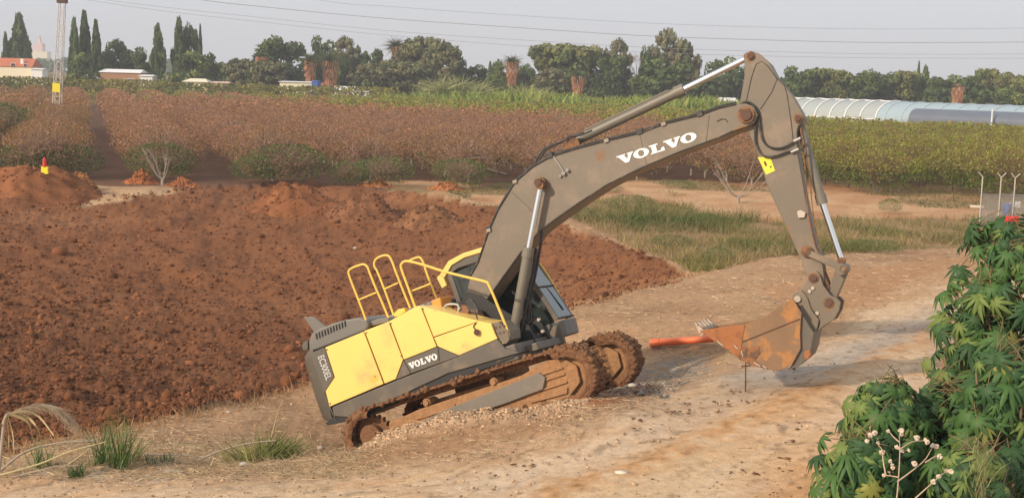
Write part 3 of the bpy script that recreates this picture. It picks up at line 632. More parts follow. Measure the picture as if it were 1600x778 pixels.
# flange edges and welds
m = MB(); up = [pl3(u, v, -.35) for u, v in boomL[1:16]]; m.tube([(x, -.362, z+.0) for x, y, z in up], .013, 6)
m.tube([(x, .36, z) for x, y, z in up], .013, 6); m.build('flange_edge', MT['hose'], boom)
m = MB(); lo = [pl3(u, v, -.35) for u, v in boomL[21:33]]; m.tube([(x, -.357, z) for x, y, z in lo], .014, 6); m.build('lower_flange_edge', MT['hose'], boom)
m = MB()
for dy, dz in ((-.30, .035), (-.24, .04)):
    m.tube([(x, dy, z+dz) for x, y, z in up], .018, 6)
for j in (3, 7, 10, 12):
    x, y, z = up[j]; m.box(x-.05, x+.05, -.38, -.18, z-.02, z+.075)
m.build('hydraulic_pipe', MT['hose'], boom)
m = MB()
for j in (3, 5, 9, 11):
    x, y, z = up[j]; m.box(x-.04, x+.04, -.385, -.345, z-.03, z+.03)
m.build('pipe_clamp', MT['palebark'], boom)
def pin(name, u, v, Y, r, L=.06, parent=ex, mt='pin', ring=True):
    c = pl3(u, v, Y); q = MB(); q.cyl((c[0], Y-L, c[2]), (c[0], Y+.02, c[2]), r*(.66 if ring else 1), n=22)
    if ring: q.cyl((c[0], Y-L*.45, c[2]), (c[0], Y+.02, c[2]), r, n=24, mi=1)
    return q.build(name, [MT[mt], MT['rust']] if ring else [MT[mt]], parent, .006)
pin('pivot_pin', 847, 286, -.37, .10, .26, boom)
pin('pivot_pin', 1166, 180, -.37, .145, .06, boom)
m = MB(); m.tube(smooth_pts([pl3(865, 245, -.37), pl3(874, 258, -.37), pl3(880, 268, -.37)]), .012); m.cyl(pl3(880, 271, -.35), pl3(880, 271, -.42), .035); m.cyl(pl3(886, 266, -.35), pl3(886, 266, -.42), .03); m.cyl(pl3(875, 275, -.35), pl3(875, 275, -.40), .025); m.build('valve_fitting', MT['steel'], boom)
m = MB(); m.tube([pl3(1120, 190, -.356), pl3(1128, 186, -.356), pl3(1134, 187, -.356), pl3(1137, 191, -.356)], .008, 6); m.build('weld_bead', MT['hose'], boom)
m = MB(); m.tube([pl3(800, 300, -.356), pl3(838, 336, -.356)], .006, 5); m.tube([pl3(1000, 212, -.356), pl3(1010, 258, -.356)], .004, 5); m.tube([pl3(1108, 180, -.356), pl3(1103, 222, -.356)], .006, 5); m.build('weld_seam', MT['barrel'], boom)
# lettering
def OUT(cx, cy, rx, ry, n=28): return [(cx+rx*math.cos(2*math.pi*k/n), cy+ry*math.sin(2*math.pi*k/n)) for k in range(n)]
def letters(name, p0, p1, hgt, Y, parent, matn, slant=0.0):
    """slab serif V O L V O along the line p0-p1 (pixels on plane Y)"""
    a = np.array(pl(*p0, Y)); b = np.array(pl(*p1, Y)); L = np.linalg.norm(b-a); ex_ = (b-a)/L; ez = np.array([-ex_[1], ex_[0]])
    Vp = [(0,1),(.58,1),(.58,.86),(.49,.86),(.66,.38),(.80,.86),(.72,.86),(.72,1),(1.14,1),(1.14,.86),(1.05,.86),(.72,0),(.46,0),(.10,.86),(0,.86)]
    Lp = [(0,1),(.58,1),(.58,.86),(.44,.86),(.44,.15),(.68,.15),(.80,.42),(.94,.42),(.94,0),(0,0),(0,.14),(.12,.14),(.12,.86),(0,.86)]
    adv = [1.10, 1.14, .98, 1.10, 1.06]; tot = sum(adv); sx = L/tot; x = 0
    for ch, ad in zip('VOLVO', adv):
        m = MB()
        def tr(p): q = a+ex_*(x+p[0])*sx+ez*p[1]*hgt; return (q[0], q[1])
        if ch == 'O':
            o_ = [tr(p) for p in OUT(.53, .5, .53, .53)]; i_ = [tr(p) for p in OUT(.53, .5, .20, .36)]; n = len(o_)
            v = [(p[0], Y-.006, p[1]) for p in o_+i_]+[(p[0], Y+.004, p[1]) for p in o_+i_]
            m.add(v, [(k, (k+1)%n, (k+1)%n+n, k+n) for k in range(n)]+[(k, k+2*n, (k+1)%n+2*n, (k+1)%n) for k in range(n)])
        else: m.prism([tr(p) for p in (Vp if ch == 'V' else Lp)], Y-.006, Y+.004)
        m.build(name, MT[matn], parent); x += ad
letters('white_letter', (967, 258), (1090, 218.5), .155, -.352, boom, 'white')
letters('white_letter', (640.5, 576.5), (684.5, 560.5), .108, YR-.016, ex, 'white')
def text(name, body, p, dirp, size, Y, parent, mt, sx=1.0, bold=.02, spacing=1.0):
    cu_ = bpy.data.curves.new(name, 'FONT'); cu_.body = body; cu_.size = 1; cu_.offset = bold; cu_.extrude = .01; cu_.space_character = spacing
    o = bpy.data.objects.new(name, cu_); COL.objects.link(o)
    dg = bpy.context.evaluated_depsgraph_get(); me = bpy.data.meshes.new_from_object(o.evaluated_get(dg)); bpy.data.objects.remove(o)
    a = np.array(pl(*p, Y)); b = np.array(pl(*dirp, Y)); e = (b-a)/np.linalg.norm(b-a); z = np.array([-e[1], e[0]])
    for v in me.vertices:
        q = a+e*v.co.x*size*sx+z*v.co.y*size; v.co = (q[0], Y-.002-abs(v.co.z)*.2, q[1])
    me.materials.clear(); me.materials.append(MT[mt]); return link(name, me, parent)
text('model_lettering', 'EC300EL', (496.5, 557), (508, 589), .19, YR-.014, ex, 'white', .66, .025)
# ---- arm
arm = MB(); YA = -.22
armL = [(1163, 88), (1165, 83), (1173, 80), (1186, 84), (1202, 98), (1213, 119), (1238, 150), (1253, 176), (1257, 184), (1254, 192), (1247, 197), (1245, 205), (1246, 240), (1253, 278), (1260, 317), (1271, 363), (1281, 398), (1286, 418), (1288, 440), (1280, 452), (1266, 446), (1258, 424), (1247, 396), (1219, 335), (1199, 291), (1185, 245), (1178, 228), (1171, 210), (1166, 195), (1159, 180), (1156, 165), (1157, 155), (1163, 121)]
arm.prism([pl(u, v, YA) for u, v in armL], YA, -YA); armo = arm.build('arm', MT['taupe'], ex, .012)
armo['label'] = 'taupe arm hanging down from the boom tip'
pin('arm_pin', 1173, 88, YA, .075, .05, armo); pin('arm_pin', 1247, 185, YA-.02, .075, .05, armo)
pin('arm_pin', 1261, 393, YA-.02, .10, .07, armo, 'rust'); 
m = MB()
m.tube([pl3(u, v, YA-.004) for u, v in [(1166, 158), (1174, 122), (1181, 101), (1190, 96), (1200, 104), (1213, 122), (1226, 134), (1230, 150), (1236, 190), (1240, 225)]], .007, 6)
m.tube([pl3(u, v, YA-.004) for u, v in [(1214, 124), (1206, 144), (1188, 171)]], .007, 6); m.build('weld_seam', MT['hose'], armo)
m = MB()
m.tube(smooth_pts([pl3(u, v, YA-.05) for u, v in [(1152, 166), (1163, 160), (1174, 162), (1184, 174), (1187, 195), (1190, 214), (1198, 227), (1212, 232), (1228, 229), (1246, 218), (1252, 216)]]), .018, 8)
m.tube(smooth_pts([pl3(u, v, YA-.05) for u, v in [(1176, 172), (1180, 195), (1180, 220), (1186, 236), (1196, 245), (1212, 244), (1232, 237), (1250, 234), (1256, 236)]]), .018, 8); m.build('arm_hose', MT['hose'], armo)
m = MB()
for uv in [((1240, 221), (1251, 216)), ((1236, 238), (1248, 233))]: m.cyl(pl3(*uv[0], YA-.05), pl3(*uv[1], YA-.05), .026, n=10)
m.build('hose_fitting', MT['steel'], armo)
m = MB(); face_prism(m, [(1184, 246), (1203, 244.5), (1211, 267), (1197, 273)], YA-.004, .004); m.build('warning_decal', MT['decal'], armo)
m = MB(); face_prism(m, [(1193, 253), (1196, 252), (1199, 259), (1196, 260)], YA-.006, .002); m.cyl(pl3(1204.5, 261, YA-.006), pl3(1204.5, 261, YA-.003), .018, n=10); m.build('decal_mark', MT['pin'], armo)
m = MB(); face_prism(m, [(1245, 331), (1251, 328), (1259, 332), (1257, 340), (1247, 341)], YA-.05, .05); m.build('work_light', MT['tip'], armo, .008)
m = MB(); m.tube(smooth_pts([pl3(u, v, YA-.03) for u, v in [(1251, 200), (1254, 230), (1258, 262), (1259, 290), (1262, 325), (1266, 352), (1273, 380), (1279, 396)]]), .011, 6)
m.tube(smooth_pts([pl3(u, v, YA+.04) for u, v in [(1254, 205), (1262, 250), (1267, 300), (1272, 345), (1278, 375), (1281, 392)]]), .010, 6); m.build('grease_line', MT['rust'], armo)
# ---- hydraulic cylinders
def cylinder(a, b, c, Y, rb, rr, parent=ex, base_pin=True, end_pin=True):
    """a: barrel foot, b: barrel mouth, c: rod end"""
    A, B, Cc = Vector(pl3(*a, Y)), Vector(pl3(*b, Y)), Vector(pl3(*c, Y)); d = (B-A).normalized()
    q = MB(); q.cyl(A, B, rb, n=20).cyl(B-d*.16, B+d*.01, rb*1.22, n=20).cyl(A-d*.01, A+d*.10, rb*1.12, n=20)
    q.cyl(A+Vector((0, -rb*1.25, 0)), A+Vector((0, rb*1.25, 0)), rb*1.05, n=18)
    q.tube([A+d*.3+Vector((0, -rb*.4, rb*1.05)), B-d*.25+Vector((0, -rb*.4, rb*1.05))], rb*.17, 6)
    o = q.build('hydraulic_cylinder', MT['barrel'], parent)
    q = MB(); q.cyl(B, Cc, rr, n=16); q.build('chrome_rod', MT['chrome'], o)
    q = MB(); q.cyl(Cc+Vector((0, -rb*1.0, 0)), Cc+Vector((0, rb*1.0, 0)), rb*.85, n=18); q.build('rod_eye', MT['rust'], o)
    return o
cylinder((803, 516), (826, 388), (845, 290), -.52, .088, .052)
cylinder((806, 519), (829, 391), (847, 291), .42, .088, .052)
m = MB(); m.tube(smooth_pts([pl3(u, v, -.52+.12) for u, v in [(813, 520), (822, 480), (832, 430), (838, 388)]]), .03, 8); m.tube(smooth_pts([pl3(u, v, -.25) for u, v in [(822, 525), (828, 470), (838, 420), (846, 372), (846, 358)]]), .03, 8); m.build('boom_hose', MT['hose'], ex)
m = MB()
for k in range(5):
    m.tube(smooth_pts([pl3(u+k*4, v+k*1.5, -.15+.05*k) for u, v in [(806, 540), (811, 505), (818, 490), (812, 470), (800, 455)]]), .018, 6)
m.build('hose_bundle', MT['hose'], ex)
for k, (u, v) in enumerate([(811, 535), (820, 528), (822, 506), (829, 519), (843, 499), (849, 517)]):
    q = MB(); c = pl3(u, v, -.2); q.cyl(c, (c[0], c[1]-.07, c[2]), .03, n=10); q.build('hose_coupling', MT['tip'], ex)
m = MB(); m.prism([(.05, 1.3), (.0, 2.35), (.18, 2.5), (.42, 2.35), (1.15, 1.55), (1.2, 1.2)], -.40, -.34); m.prism([(.05, 1.3), (.0, 2.35), (.18, 2.5), (.42, 2.35), (1.15, 1.55), (1.2, 1.2)], .34, .40); m.box(.3, 1.1, -.3, .3, 1.05, 1.4)
m.prism([(.2, 1.4), (.2, 2.2), (1.0, 1.6), (1.0, 1.4)], -.2, .3); m.build('boom_foot_bracket', MT['black'], ex, .01)
m = MB(); m.box(1.15, 1.38, -.9, .44, 1.08, 1.22); m.build('front_crossbeam', MT['grey'], ex, .02)
cylinder((895, 222), (1068, 140), (1170, 90), .0, .090, .055)
m = MB()
m.prism([pl(u, v, -.14) for u, v in [(882, 236), (886, 219), (893, 214), (903, 217), (908, 230)]], -.16, -.11); m.prism([pl(u, v, .14) for u, v in [(882, 236), (886, 219), (893, 214), (903, 217), (908, 230)]], .11, .16); m.build('cylinder_bracket', MT['rust'], boom, .006)
m = MB(); m.tube(smooth_pts([pl3(u, v, -.2) for u, v in [(834, 258), (846, 238), (862, 227), (882, 220), (890, 213), (906, 212), (925, 204)]]), .016, 8); m.tube(smooth_pts([pl3(u, v, -.1) for u, v in [(840, 254), (852, 236), (870, 226), (888, 217), (912, 207)]]), .016, 8)
m.build('cylinder_hose', MT['hose'], boom)
cylinder((1249, 190), (1285, 318), (1315, 408), .0, .078, .050)
# ---- links, coupler, bucket
for y0 in (-.30, .25):
    Yp = y0; m = MB(); a0, b0 = Vector(pl3(1262, 395, Yp)), Vector(pl3(1318, 420, Yp)); d = (b0-a0).normalized(); n_ = Vector((-d.z, 0, d.x))*.055
    m.prism([((a0-n_).x, (a0-n_).z), ((b0-n_).x, (b0-n_).z), ((b0+d*.05).x, (b0+d*.05).z), ((b0+n_).x, (b0+n_).z), ((a0+n_).x, (a0+n_).z), ((a0-d*.05).x, (a0-d*.05).z)], y0, y0+.05); m.build('guide_link', MT['taupe'], ex, .01)
m = MB(); a0, b0 = Vector(pl3(1317, 420, 0)), Vector(pl3(1297, 472, 0)); d = (b0-a0).normalized(); n_ = Vector((-d.z, 0, d.x))*.10
m.prism([((a0-n_).x, (a0-n_).z), ((b0-n_*.8).x, (b0-n_*.8).z), ((b0+n_*.8).x, (b0+n_*.8).z), ((a0+n_).x, (a0+n_).z)], -.17, .17)
m.cyl((a0.x, -.34, a0.z), (a0.x, .34, a0.z), .095, n=20); m.build('push_link', MT['taupe'], ex, .012)
pin('link_pin', 1318, 420, -.34, .06, .04, ex, 'taupe')
m = MB(); armend = [(1252, 405), (1281, 403), (1287, 424), (1298, 450), (1290, 462), (1272, 452), (1262, 432)]
m.prism([pl(u, v, -.16) for u, v in armend], -.19, .19); m.build('arm_end_boss', MT['rust'], armo, .015)
cpl = [(1264, 429), (1268, 424), (1276, 423), (1281, 429), (1287, 446), (1298, 461), (1308, 466), (1314, 472), (1311, 486), (1303, 500), (1288, 509), (1276, 518), (1281, 506), (1279, 496), (1266, 480), (1260, 460), (1250, 452), (1254, 444)]
q = None
m = MB(); m.prism([pl(u, v, -.30) for u, v in cpl], -.31, -.25); m.prism([pl(u, v, -.30) for u, v in cpl], .25, .31)
m.box(pl(1290, 490, 0)[0]-.2, pl(1290, 490, 0)[0]+.05, -.25, .25, pl(1290, 490, 0)[1]-.1, pl(1290, 490, 0)[1]+.05); coupler = m.build('quick_coupler', MT['taupe'], ex, .014)
pin('coupler_pin', 1271, 434, -.31, .085, .05, coupler); pin('coupler_pin', 1295, 473, -.31, .085, .04, coupler)
for u, v in ((1265, 455), (1270, 450), (1266, 500), (1277, 489)): pin('coupler_bolt', u, v, -.315, .03, .02, coupler, 'tip', False)
YB = -.62
side = [(1094, 517), (1126, 512), (1165, 507), (1198, 493), (1222, 475), (1238, 466), (1252, 488), (1250, 520), (1251, 545), (1238, 568), (1226, 576), (1213, 579), (1194, 576), (1169, 568), (1154, 560), (1139, 548), (1117, 534)]
side_w = [pl(u, v, YB) for u, v in side]
bk = MB(); bk.prism(side_w, YB, YB+.04); bk.prism(side_w, -YB-.04, -YB)
shell = side_w[11:]+[]  # floor from back round to the lip
floor_ = [side_w[6], side_w[7], side_w[8], side_w[9], side_w[10], side_w[11], side_w[12], side_w[13], side_w[14], side_w[15], side_w[16], side_w[0]]
cen = np.mean(np.array(side_w), 0)
for i in range(len(floor_)-1):
    a, b = np.array(floor_[i]), np.array(floor_[i+1]); ia, ib = a+(cen-a)*.06, b+(cen-b)*.06
    bk.prism([tuple(a), tuple(b), tuple(ib), tuple(ia)], YB+.04, -YB-.04)
bucket = bk.build('bucket', MT['bucket'], ex, .008)
bucket['label'] = 'mud-smeared digging bucket with orange wear plate'
m = MB(); m.prism([pl(u, v, YB) for u, v in [(1093, 516), (1126, 511), (1164, 507), (1161, 524), (1158, 545), (1154, 559), (1139, 547), (1117, 533)]], YB-.012, YB); m.build('side_cutter', MT['orangemud'], bucket, .005)
m = MB(); m.tube([pl3(1160, 534, YB-.004), pl3(1205, 516, YB-.004), pl3(1250, 498, YB-.004)], .010, 6); m.build('weld_line', MT['pin'], bucket)
m = MB(); m.prism([pl(u, v, YB) for u, v in [(1161, 540), (1172, 543), (1186, 540), (1188, 552), (1180, 562), (1190, 571), (1200, 577), (1170, 569), (1155, 561)]], YB-.014, YB); m.build('dried_mud_patch', MT['rust'], bucket, .008)
for u, v, u2, v2 in ((1121, 533, 1130, 540), (1147, 539, 1153, 545), (1178, 566, 1188, 572), (1192, 571, 1198, 575), (1158, 548, 1161, 556)):
    m = MB(); m.tube([pl3(u, v, YB-.012), pl3((u+u2)/2, (v+v2)/2+.5, YB-.016), pl3(u2, v2, YB-.012)], .014, 6); m.build('bright_scrape', MT['tip'], bucket)
# ears, and the wide heel strip
ear = [(1240, 458), (1252, 452), (1262, 466), (1268, 484), (1280, 499), (1278, 510), (1273, 520), (1266, 528), (1262, 545), (1258, 560), (1246, 570), (1238, 568), (1249, 548), (1247, 522), (1253, 492), (1242, 489), (1233, 482)]
m = MB()
m.prism([pl(u, v, -.33) for u, v in ear], -.35, -.31); m.prism([pl(u, v, -.33) for u, v in ear], .31, .35)
m.build('bucket_ear', MT['taupe'], bucket, .01)
m = MB(); eb = [(1240, 470), (1255, 492), (1272, 520), (1268, 545), (1262, 560), (1248, 572), (1232, 577), (1240, 566), (1250, 546), (1248, 520), (1252, 490)]
m.prism([pl(u, v, -.5) for u, v in eb], -.56, .60); m.build('bucket_heel', MT['grey'], bucket, .01)
m = MB(); m.prism([pl(u, v, -.5) for u, v in [(1258, 548), (1266, 545), (1268, 553), (1262, 561), (1257, 557)]], -.585, -.45); m.build('heel_tip', MT['orangemud'], bucket, .006)
pin('bucket_pin', 1246, 467, -.36, .055, .03, bucket, 'tip', False); pin('bucket_pin', 1248, 480, -.36, .03, .02, bucket, 'rust', False)
a = np.array(pl(1094, 516, YB)); b = np.array(pl(1117, 533, YB)); dl = (a-b)/np.linalg.norm(a-b)
dt = np.array(pl(1091, 507, YB))-a; dt = dt/np.linalg.norm(dt)
dt = (dl*.7+dt*.5); dt /= np.linalg.norm(dt); nn = np.array([-dt[1], dt[0]])
TOOTH = mat('worn_tooth_steel', (.34, .27, .20), .5, .2, mud=.25, var=.3, scale=16)
for k in range(5):
    yc = YB+.10+k*(1.04/4); m = MB(); c = a-dt*.04
    v = [(c[0]+nn[0]*.06, yc-.07, c[1]+nn[1]*.06), (c[0]+nn[0]*.06, yc+.07, c[1]+nn[1]*.045), (c[0]-nn[0]*.045, yc+.055, c[1]-nn[1]*.045), (c[0]-nn[0]*.045, yc-.055, c[1]-nn[1]*.045)]
    e_ = a+dt*.17; v += [(e_[0]+nn[0]*.01, yc-.03, e_[1]+nn[1]*.01), (e_[0]+nn[0]*.01, yc+.03, e_[1]+nn[1]*.01), (e_[0]-nn[0]*.01, yc+.03, e_[1]-nn[1]*.01), (e_[0]-nn[0]*.01, yc-.03, e_[1]-nn[1]*.01)]
    m.add(v, [(0,1,2,3),(7,6,5,4),(0,4,5,1),(1,5,6,2),(2,6,7,3),(3,7,4,0)]); m.build('bucket_tooth', TOOTH, bucket, .006)
# ================================================================ loose earth, straw, grass
OCT = np.array([(1,0,0),(-1,0,0),(0,1,0),(0,-1,0),(0,0,1),(0,0,-1)], float); OCF = np.array([(0,2,4),(2,1,4),(1,3,4),(3,0,4),(2,0,5),(1,2,5),(3,1,5),(0,3,5)])
_ph = (1+5**.5)/2
ICO = np.array([(-1,_ph,0),(1,_ph,0),(-1,-_ph,0),(1,-_ph,0),(0,-1,_ph),(0,1,_ph),(0,-1,-_ph),(0,1,-_ph),(_ph,0,-1),(_ph,0,1),(-_ph,0,-1),(-_ph,0,1)])/1.9
ICF = np.array([(0,11,5),(0,5,1),(0,1,7),(0,7,10),(0,10,11),(1,5,9),(5,11,4),(11,10,2),(10,7,6),(7,1,8),(3,9,4),(3,4,2),(3,2,6),(3,6,8),(3,8,9),(4,9,5),(2,4,11),(6,2,10),(8,6,7),(9,8,1)])
def lumps(name, P, r, cols, mt, label, flat=.7, parent=None, kind='stuff'):
    n = len(P); j = rng.uniform(.55, 1.4, (n, 12, 3)); V = P[:, None]+ICO[None]*j*np.asarray(r)[:, None, None]*np.array([1, 1, flat])
    Fq = (ICF[None]+(np.arange(n)*12)[:, None, None]).reshape(-1, 3)
    o = mesh_np(name, V.reshape(-1, 3), Fq, mt, np.repeat(cols, 12, 0), False, parent); o['kind'] = kind
    if label: o['label'] = label
    return o
def scatter(n, tmin, tmax, ymin, ymax, poly=None, pw=2.0, test=None):
    """random ground points, about even on screen"""
    t = rng.uniform(tmin, tmax, n); y = 1/rng.uniform(1/ymax, 1/ymin, n); x = t*y; z = zg(x, y)
    u, v, ju, jv, soil, road, grass, trk = regions(x, y, z)
    k = np.ones(n, bool) if poly is None else pip(u, v, poly)
    if test is not None: k &= test(soil, road, grass, trk, u, v)
    return x[k], y[k], z[k], u[k], v[k]
base = lambda c, n, s=.25: np.clip(np.array(c)*(1+rng.normal(0, s, (n, 1))), .01, .95)
x, y, z, u, v = scatter(52000, -.48, .2, 22, 80, test=lambda s, r, g, t, u, v: s)
n = len(x); r = (np.exp(rng.normal(0, .65, n))*.016+.006)*(y/30)**.3*np.where(v > 430, 1.35, 1.15)
cl = base((.205, .084, .038), n, .25); dk = rng.random(n) < .3; cl[dk] *= .65
lumps('soil_clods', np.stack([x, y, z+r*.1], -1), r, cl, MT['clod'], 'clods of red brown ploughed earth', .9)
x, y, z, u, v = scatter(30000, -.5, .5, 11, 60, test=lambda s, r, g, t, u, v: (~s) & (~g) & (~t) & ((~r) | (rng.random(len(s)) < .35)))
n = len(x); r = np.abs(rng.normal(0, 1, n))*.010+.006; big = rng.random(n) < .02; r[big] *= 2.2
cl = base((.52, .35, .21), n, .25); dk = rng.random(n) < .22; cl[dk] *= .6
lumps('pebbles', np.stack([x, y, z+r*.2], -1), r, cl, MT['clod'], 'small stones and crumbs of earth on the track road')
# dark flat earth crumbs on the road, straw-mixed rubble in front of the track
pts = [hit(u_, v_) for u_, v_ in [(1055, 645), (1062, 644), (1070, 646), (1048, 647), (1095, 645), (1140, 611), (1152, 628), (1138, 632), (1240, 660), (1250, 672), (1243, 690), (1252, 691), (1225, 719), (1240, 720), (1215, 735), (1180, 738), (1185, 760), (1200, 762), (1030, 751), (960, 640), (985, 654), (1010, 652), (1060, 630), (1085, 630), (905, 652), (1175, 738), (1010, 659), (998, 668), (800, 726), (815, 728), (830, 727), (780, 740), (850, 742)]]
pts = np.array(pts); n = len(pts); lumps('earth_crumbs', np.repeat(pts, 3, 0)+rng.normal(0, .09, (n*3, 3))*np.array([1.6, 1, 0])+np.array([0, 0, .01]), rng.uniform(.012, .05, n*3), base((.20, .11, .06), n*3), MT['clod'], 'dark flattened crumbs of earth on the sandy road', .25)
q = []
for k in range(5200):
    X = rng.uniform(-2.3, 2.3); Y = -1.68-abs(rng.normal(0, .42)); p = mw((X, Y, 0)); q.append((p[0], p[1]))
q = np.array(q); z = zg(q[:, 0], q[:, 1]); r = np.abs(rng.normal(0, 1, len(q)))*.013+.008
lumps('bank_rubble', np.column_stack([q, z+r*.2]), r, base((.50, .34, .21), len(q), .3), MT['clod'], 'crumbly pale earth pushed up against the near track')
q = np.array([mw((rng.uniform(1.9, 3.4), rng.uniform(-.6, 1.3), 0))[:2] for k in range(380)]); z = zg(q[:, 0], q[:, 1]); r = np.abs(rng.normal(0, 1, len(q)))*.016+.010
lumps('gravel', np.column_stack([q, z+r*.3]), r, base((.24, .225, .20), len(q), .4), MT['clod'], 'grey gravel beside the front of the far track')

def blades(name, P, D, Ln, Wd, cols, mt, label, bend=.25, segs=2, kind='stuff', parent=None):
    """grass blades: root P, direction D, length, width"""
    n = len(P); D = D/np.linalg.norm(D, axis=1, keepdims=True); side = np.cross(D, rng.normal(0, 1, (n, 3))); side /= np.linalg.norm(side, axis=1, keepdims=True)
    bv = rng.normal(0, 1, (n, 3))*np.array([1, 1, .2]); V = []
    for i in range(segs+1):
        f = i/segs; c = P+D*(Ln*f)[:, None]+bv*(Ln*bend*f*f)[:, None]-np.array([0, 0, 1])*(Ln*bend*f*f*.6)[:, None]
        wv = side*(Wd*(1-f*.85)*.5)[:, None]; V += [c-wv, c+wv]
    V = np.stack(V, 1); m_ = 2*(segs+1); Fq = []
    for i in range(segs): Fq.append([2*i, 2*i+1, 2*i+3, 2*i+2])
    Fq = (np.array(Fq)[None]+(np.arange(n)*m_)[:, None, None]).reshape(-1, 4)
    o = mesh_np(name, V.reshape(-1, 3), Fq, mt, np.repeat(cols, m_, 0), False, parent)
    if kind: o['kind'] = kind
    if label: o['label'] = label
    return o
up = lambda n, s=.3: np.stack([rng.normal(0, s, n), rng.normal(0, s, n), np.ones(n)], -1)
flat = lambda n: np.stack([rng.normal(0, 1, n), rng.normal(0, .6, n), rng.uniform(0, .12, n)], -1)
x, y, z, u, v = scatter(48000, -.5, .5, 12, 62, test=lambda s, r, g, t, u, v: (~s) & (~g) & (~t) & ((~r) | (rng.random(len(s)) < .06)))
n = len(x); blades('dry_straw', np.stack([x, y, z+.015], -1), flat(n), rng.uniform(.05, .34, n), rng.uniform(.006, .014, n)*(y/22), base((.56, .42, .26), n, .3), MT['leaf'], 'loose dry straw lying on the brown verge', .1)
t_ = np.array([hit(a, b) for a, b in zip(rng.uniform(-20, 560, 260), rng.uniform(690, 748, 260))]); P = np.repeat(t_, 22, 0); P[:, :2] += rng.normal(0, .22, (len(P), 2)); P[:, 2] = zg(P[:, 0], P[:, 1])
n = len(P); blades('matted_dead_grass', P, np.stack([rng.normal(0, 1, n), rng.normal(0, .6, n), rng.uniform(0, .5, n)], -1), rng.uniform(.08, .42, n), rng.uniform(.006, .013, n), base((.46, .36, .21), n, .35), MT['leaf'], 'matted dead grass on the near verge', .3, 3)
# upright dry grass along the ditch lip
T = rng.uniform(-.42, .16, 2600); yy = np.interp(T, lt, ly)-np.abs(rng.normal(0, .45, 2600)); xx = T*yy; zz = zg(xx, yy); n = 2600
blades('dry_grass', np.stack([xx, yy, zz], -1), up(n, .5), np.abs(rng.normal(0, .14, n))+.05, rng.uniform(.008, .018, n)*1.3, base((.48, .29, .14), n, .25), MT['leaf'], 'dry tan grass fringing the edge of the ditch')
# the olive grass strip
x, y, z, u, v = scatter(60000, .02, .5, 40, 78, test=lambda s, r, g, t, u, v: g)
k = (fbm(x*.5, y*.5, 4, 88)+.25*rng.random(len(x))) > .52; x, y, z = x[k], y[k], z[k]; n = len(x); cg = np.array([.20, .19, .05]); cb_ = np.array([.36, .27, .12]); cd = np.array([.10, .135, .035]); nn_ = fbm(x*.35, y*.35, 3, 44)[:, None]; m2 = fbm(x*.2+9, y*.2, 3, 47)[:, None]
cc = cg*(1-np.clip(nn_*3-1.1, 0, 1))+cb_*np.clip(nn_*3-1.1, 0, 1); cc = cc+(cd-cc)*np.clip(m2*4-2.1, 0, 1); cc = cc*(1+rng.normal(0, .22, (n, 1)))
blades('grass', np.stack([x, y, z-.02], -1), up(n, .35), np.abs(rng.normal(0, .2, n))+.12+1.9*np.clip(m2[:, 0]-.47, 0, .5), rng.uniform(.02, .045, n), np.clip(cc, .01, .9), MT['leaf'], 'olive and straw coloured rough grass beyond the ditch', .3)
# thin green patches on the orange farm track
x, y, z, u, v = scatter(30000, -.05, .5, 50, 88, test=lambda s, r, g, t, u, v: t)
k = fbm(x*.16, y*.16, 3, 91) > .545; x, y, z = x[k], y[k], z[k]; n = len(x)
blades('low_weeds', np.stack([x, y, z], -1), up(n, .6), rng.uniform(.08, .25, n), rng.uniform(.03, .06, n), base((.14, .14, .045), n), MT['leaf'], 'low green weeds patching the orange farm track', .3)

# ---- soil heaps along the far rim
def heap(u_, v_, wpx, hpx, y_, label, col=(.26, .105, .045), seed=0):
    c = dp(u_, v_, y_); z0 = float(big_z(c[0], c[1])); sc = y_/F; W = wpx*sc/2*1.25; Hh = hpx*sc*.9
    N, K = 46, 16; V = []
    for i in range(K+1):
        for j in range(N):
            a = 2*math.pi*j/N; r = i/K; px, py = math.cos(a)*r*W, math.sin(a)*r*W*.8
            V.append((px, py, r))
    V = np.array(V); d = V[:, 2]
    zz = Hh*(1-sstep(0, 1, d*.97))*(0.75+.6*(fbm(V[:, 0]*1.3+seed, V[:, 1]*1.3, 4, 5+seed)))+(fbm(V[:, 0]*5+seed, V[:, 1]*5, 3, 9)-.5)*.35*(1-d**3)-.12*d
    zz = zz + Hh*.55*(fbm(V[:, 0]*.9+seed*3, V[:, 1]*.9, 3, 23)-.5)*(1-d**2)
    px_ = V[:, 0]*(1+.45*(fbm(V[:, 0]*.8+seed, V[:, 1]*.8, 3, 3)-.5)); zz = zz + zg(px_+c[0], V[:, 1]+c[1]) - z0 - .04
    P = np.stack([px_, V[:, 1], zz], -1)
    Fq = [(i*N+j, (i+1)*N+j, (i+1)*N+(j+1) % N, i*N+(j+1) % N) for i in range(K) for j in range(N)]
    nf = fbm(V[:, 0]*4, V[:, 1]*4, 3, 71)[:, None]; C = np.array(col)*(1.25-.7*np.clip(nf*2-.5, 0, 1))
    e = empty('soil_heap', (c[0], c[1], z0-.05)); o = mesh_np('mound', P, Fq, MT['ground'], C, True, e)
    tag(e, label, 'soil heap', 'heaps of red soil along the far rim')
    n = 280; a = rng.uniform(0, 6.28, n); r = rng.uniform(0, 1, n)**.5*.95
    px, py = np.cos(a)*r*W, np.sin(a)*r*W*.8; idx = np.clip((r*K).astype(int), 0, K)*N+(a/6.2832*N).astype(int) % N
    lumps('earth_lumps', np.stack([P[idx, 0], P[idx, 1], P[idx, 2]], -1), rng.uniform(.03, .10, n), base(np.array(col)*.9, n, .3), MT['clod'], None, .8, e)
    return e
heap(55, 330, 215, 42, 66, 'tall red earth heap with the red and yellow marker on its top', seed=1)
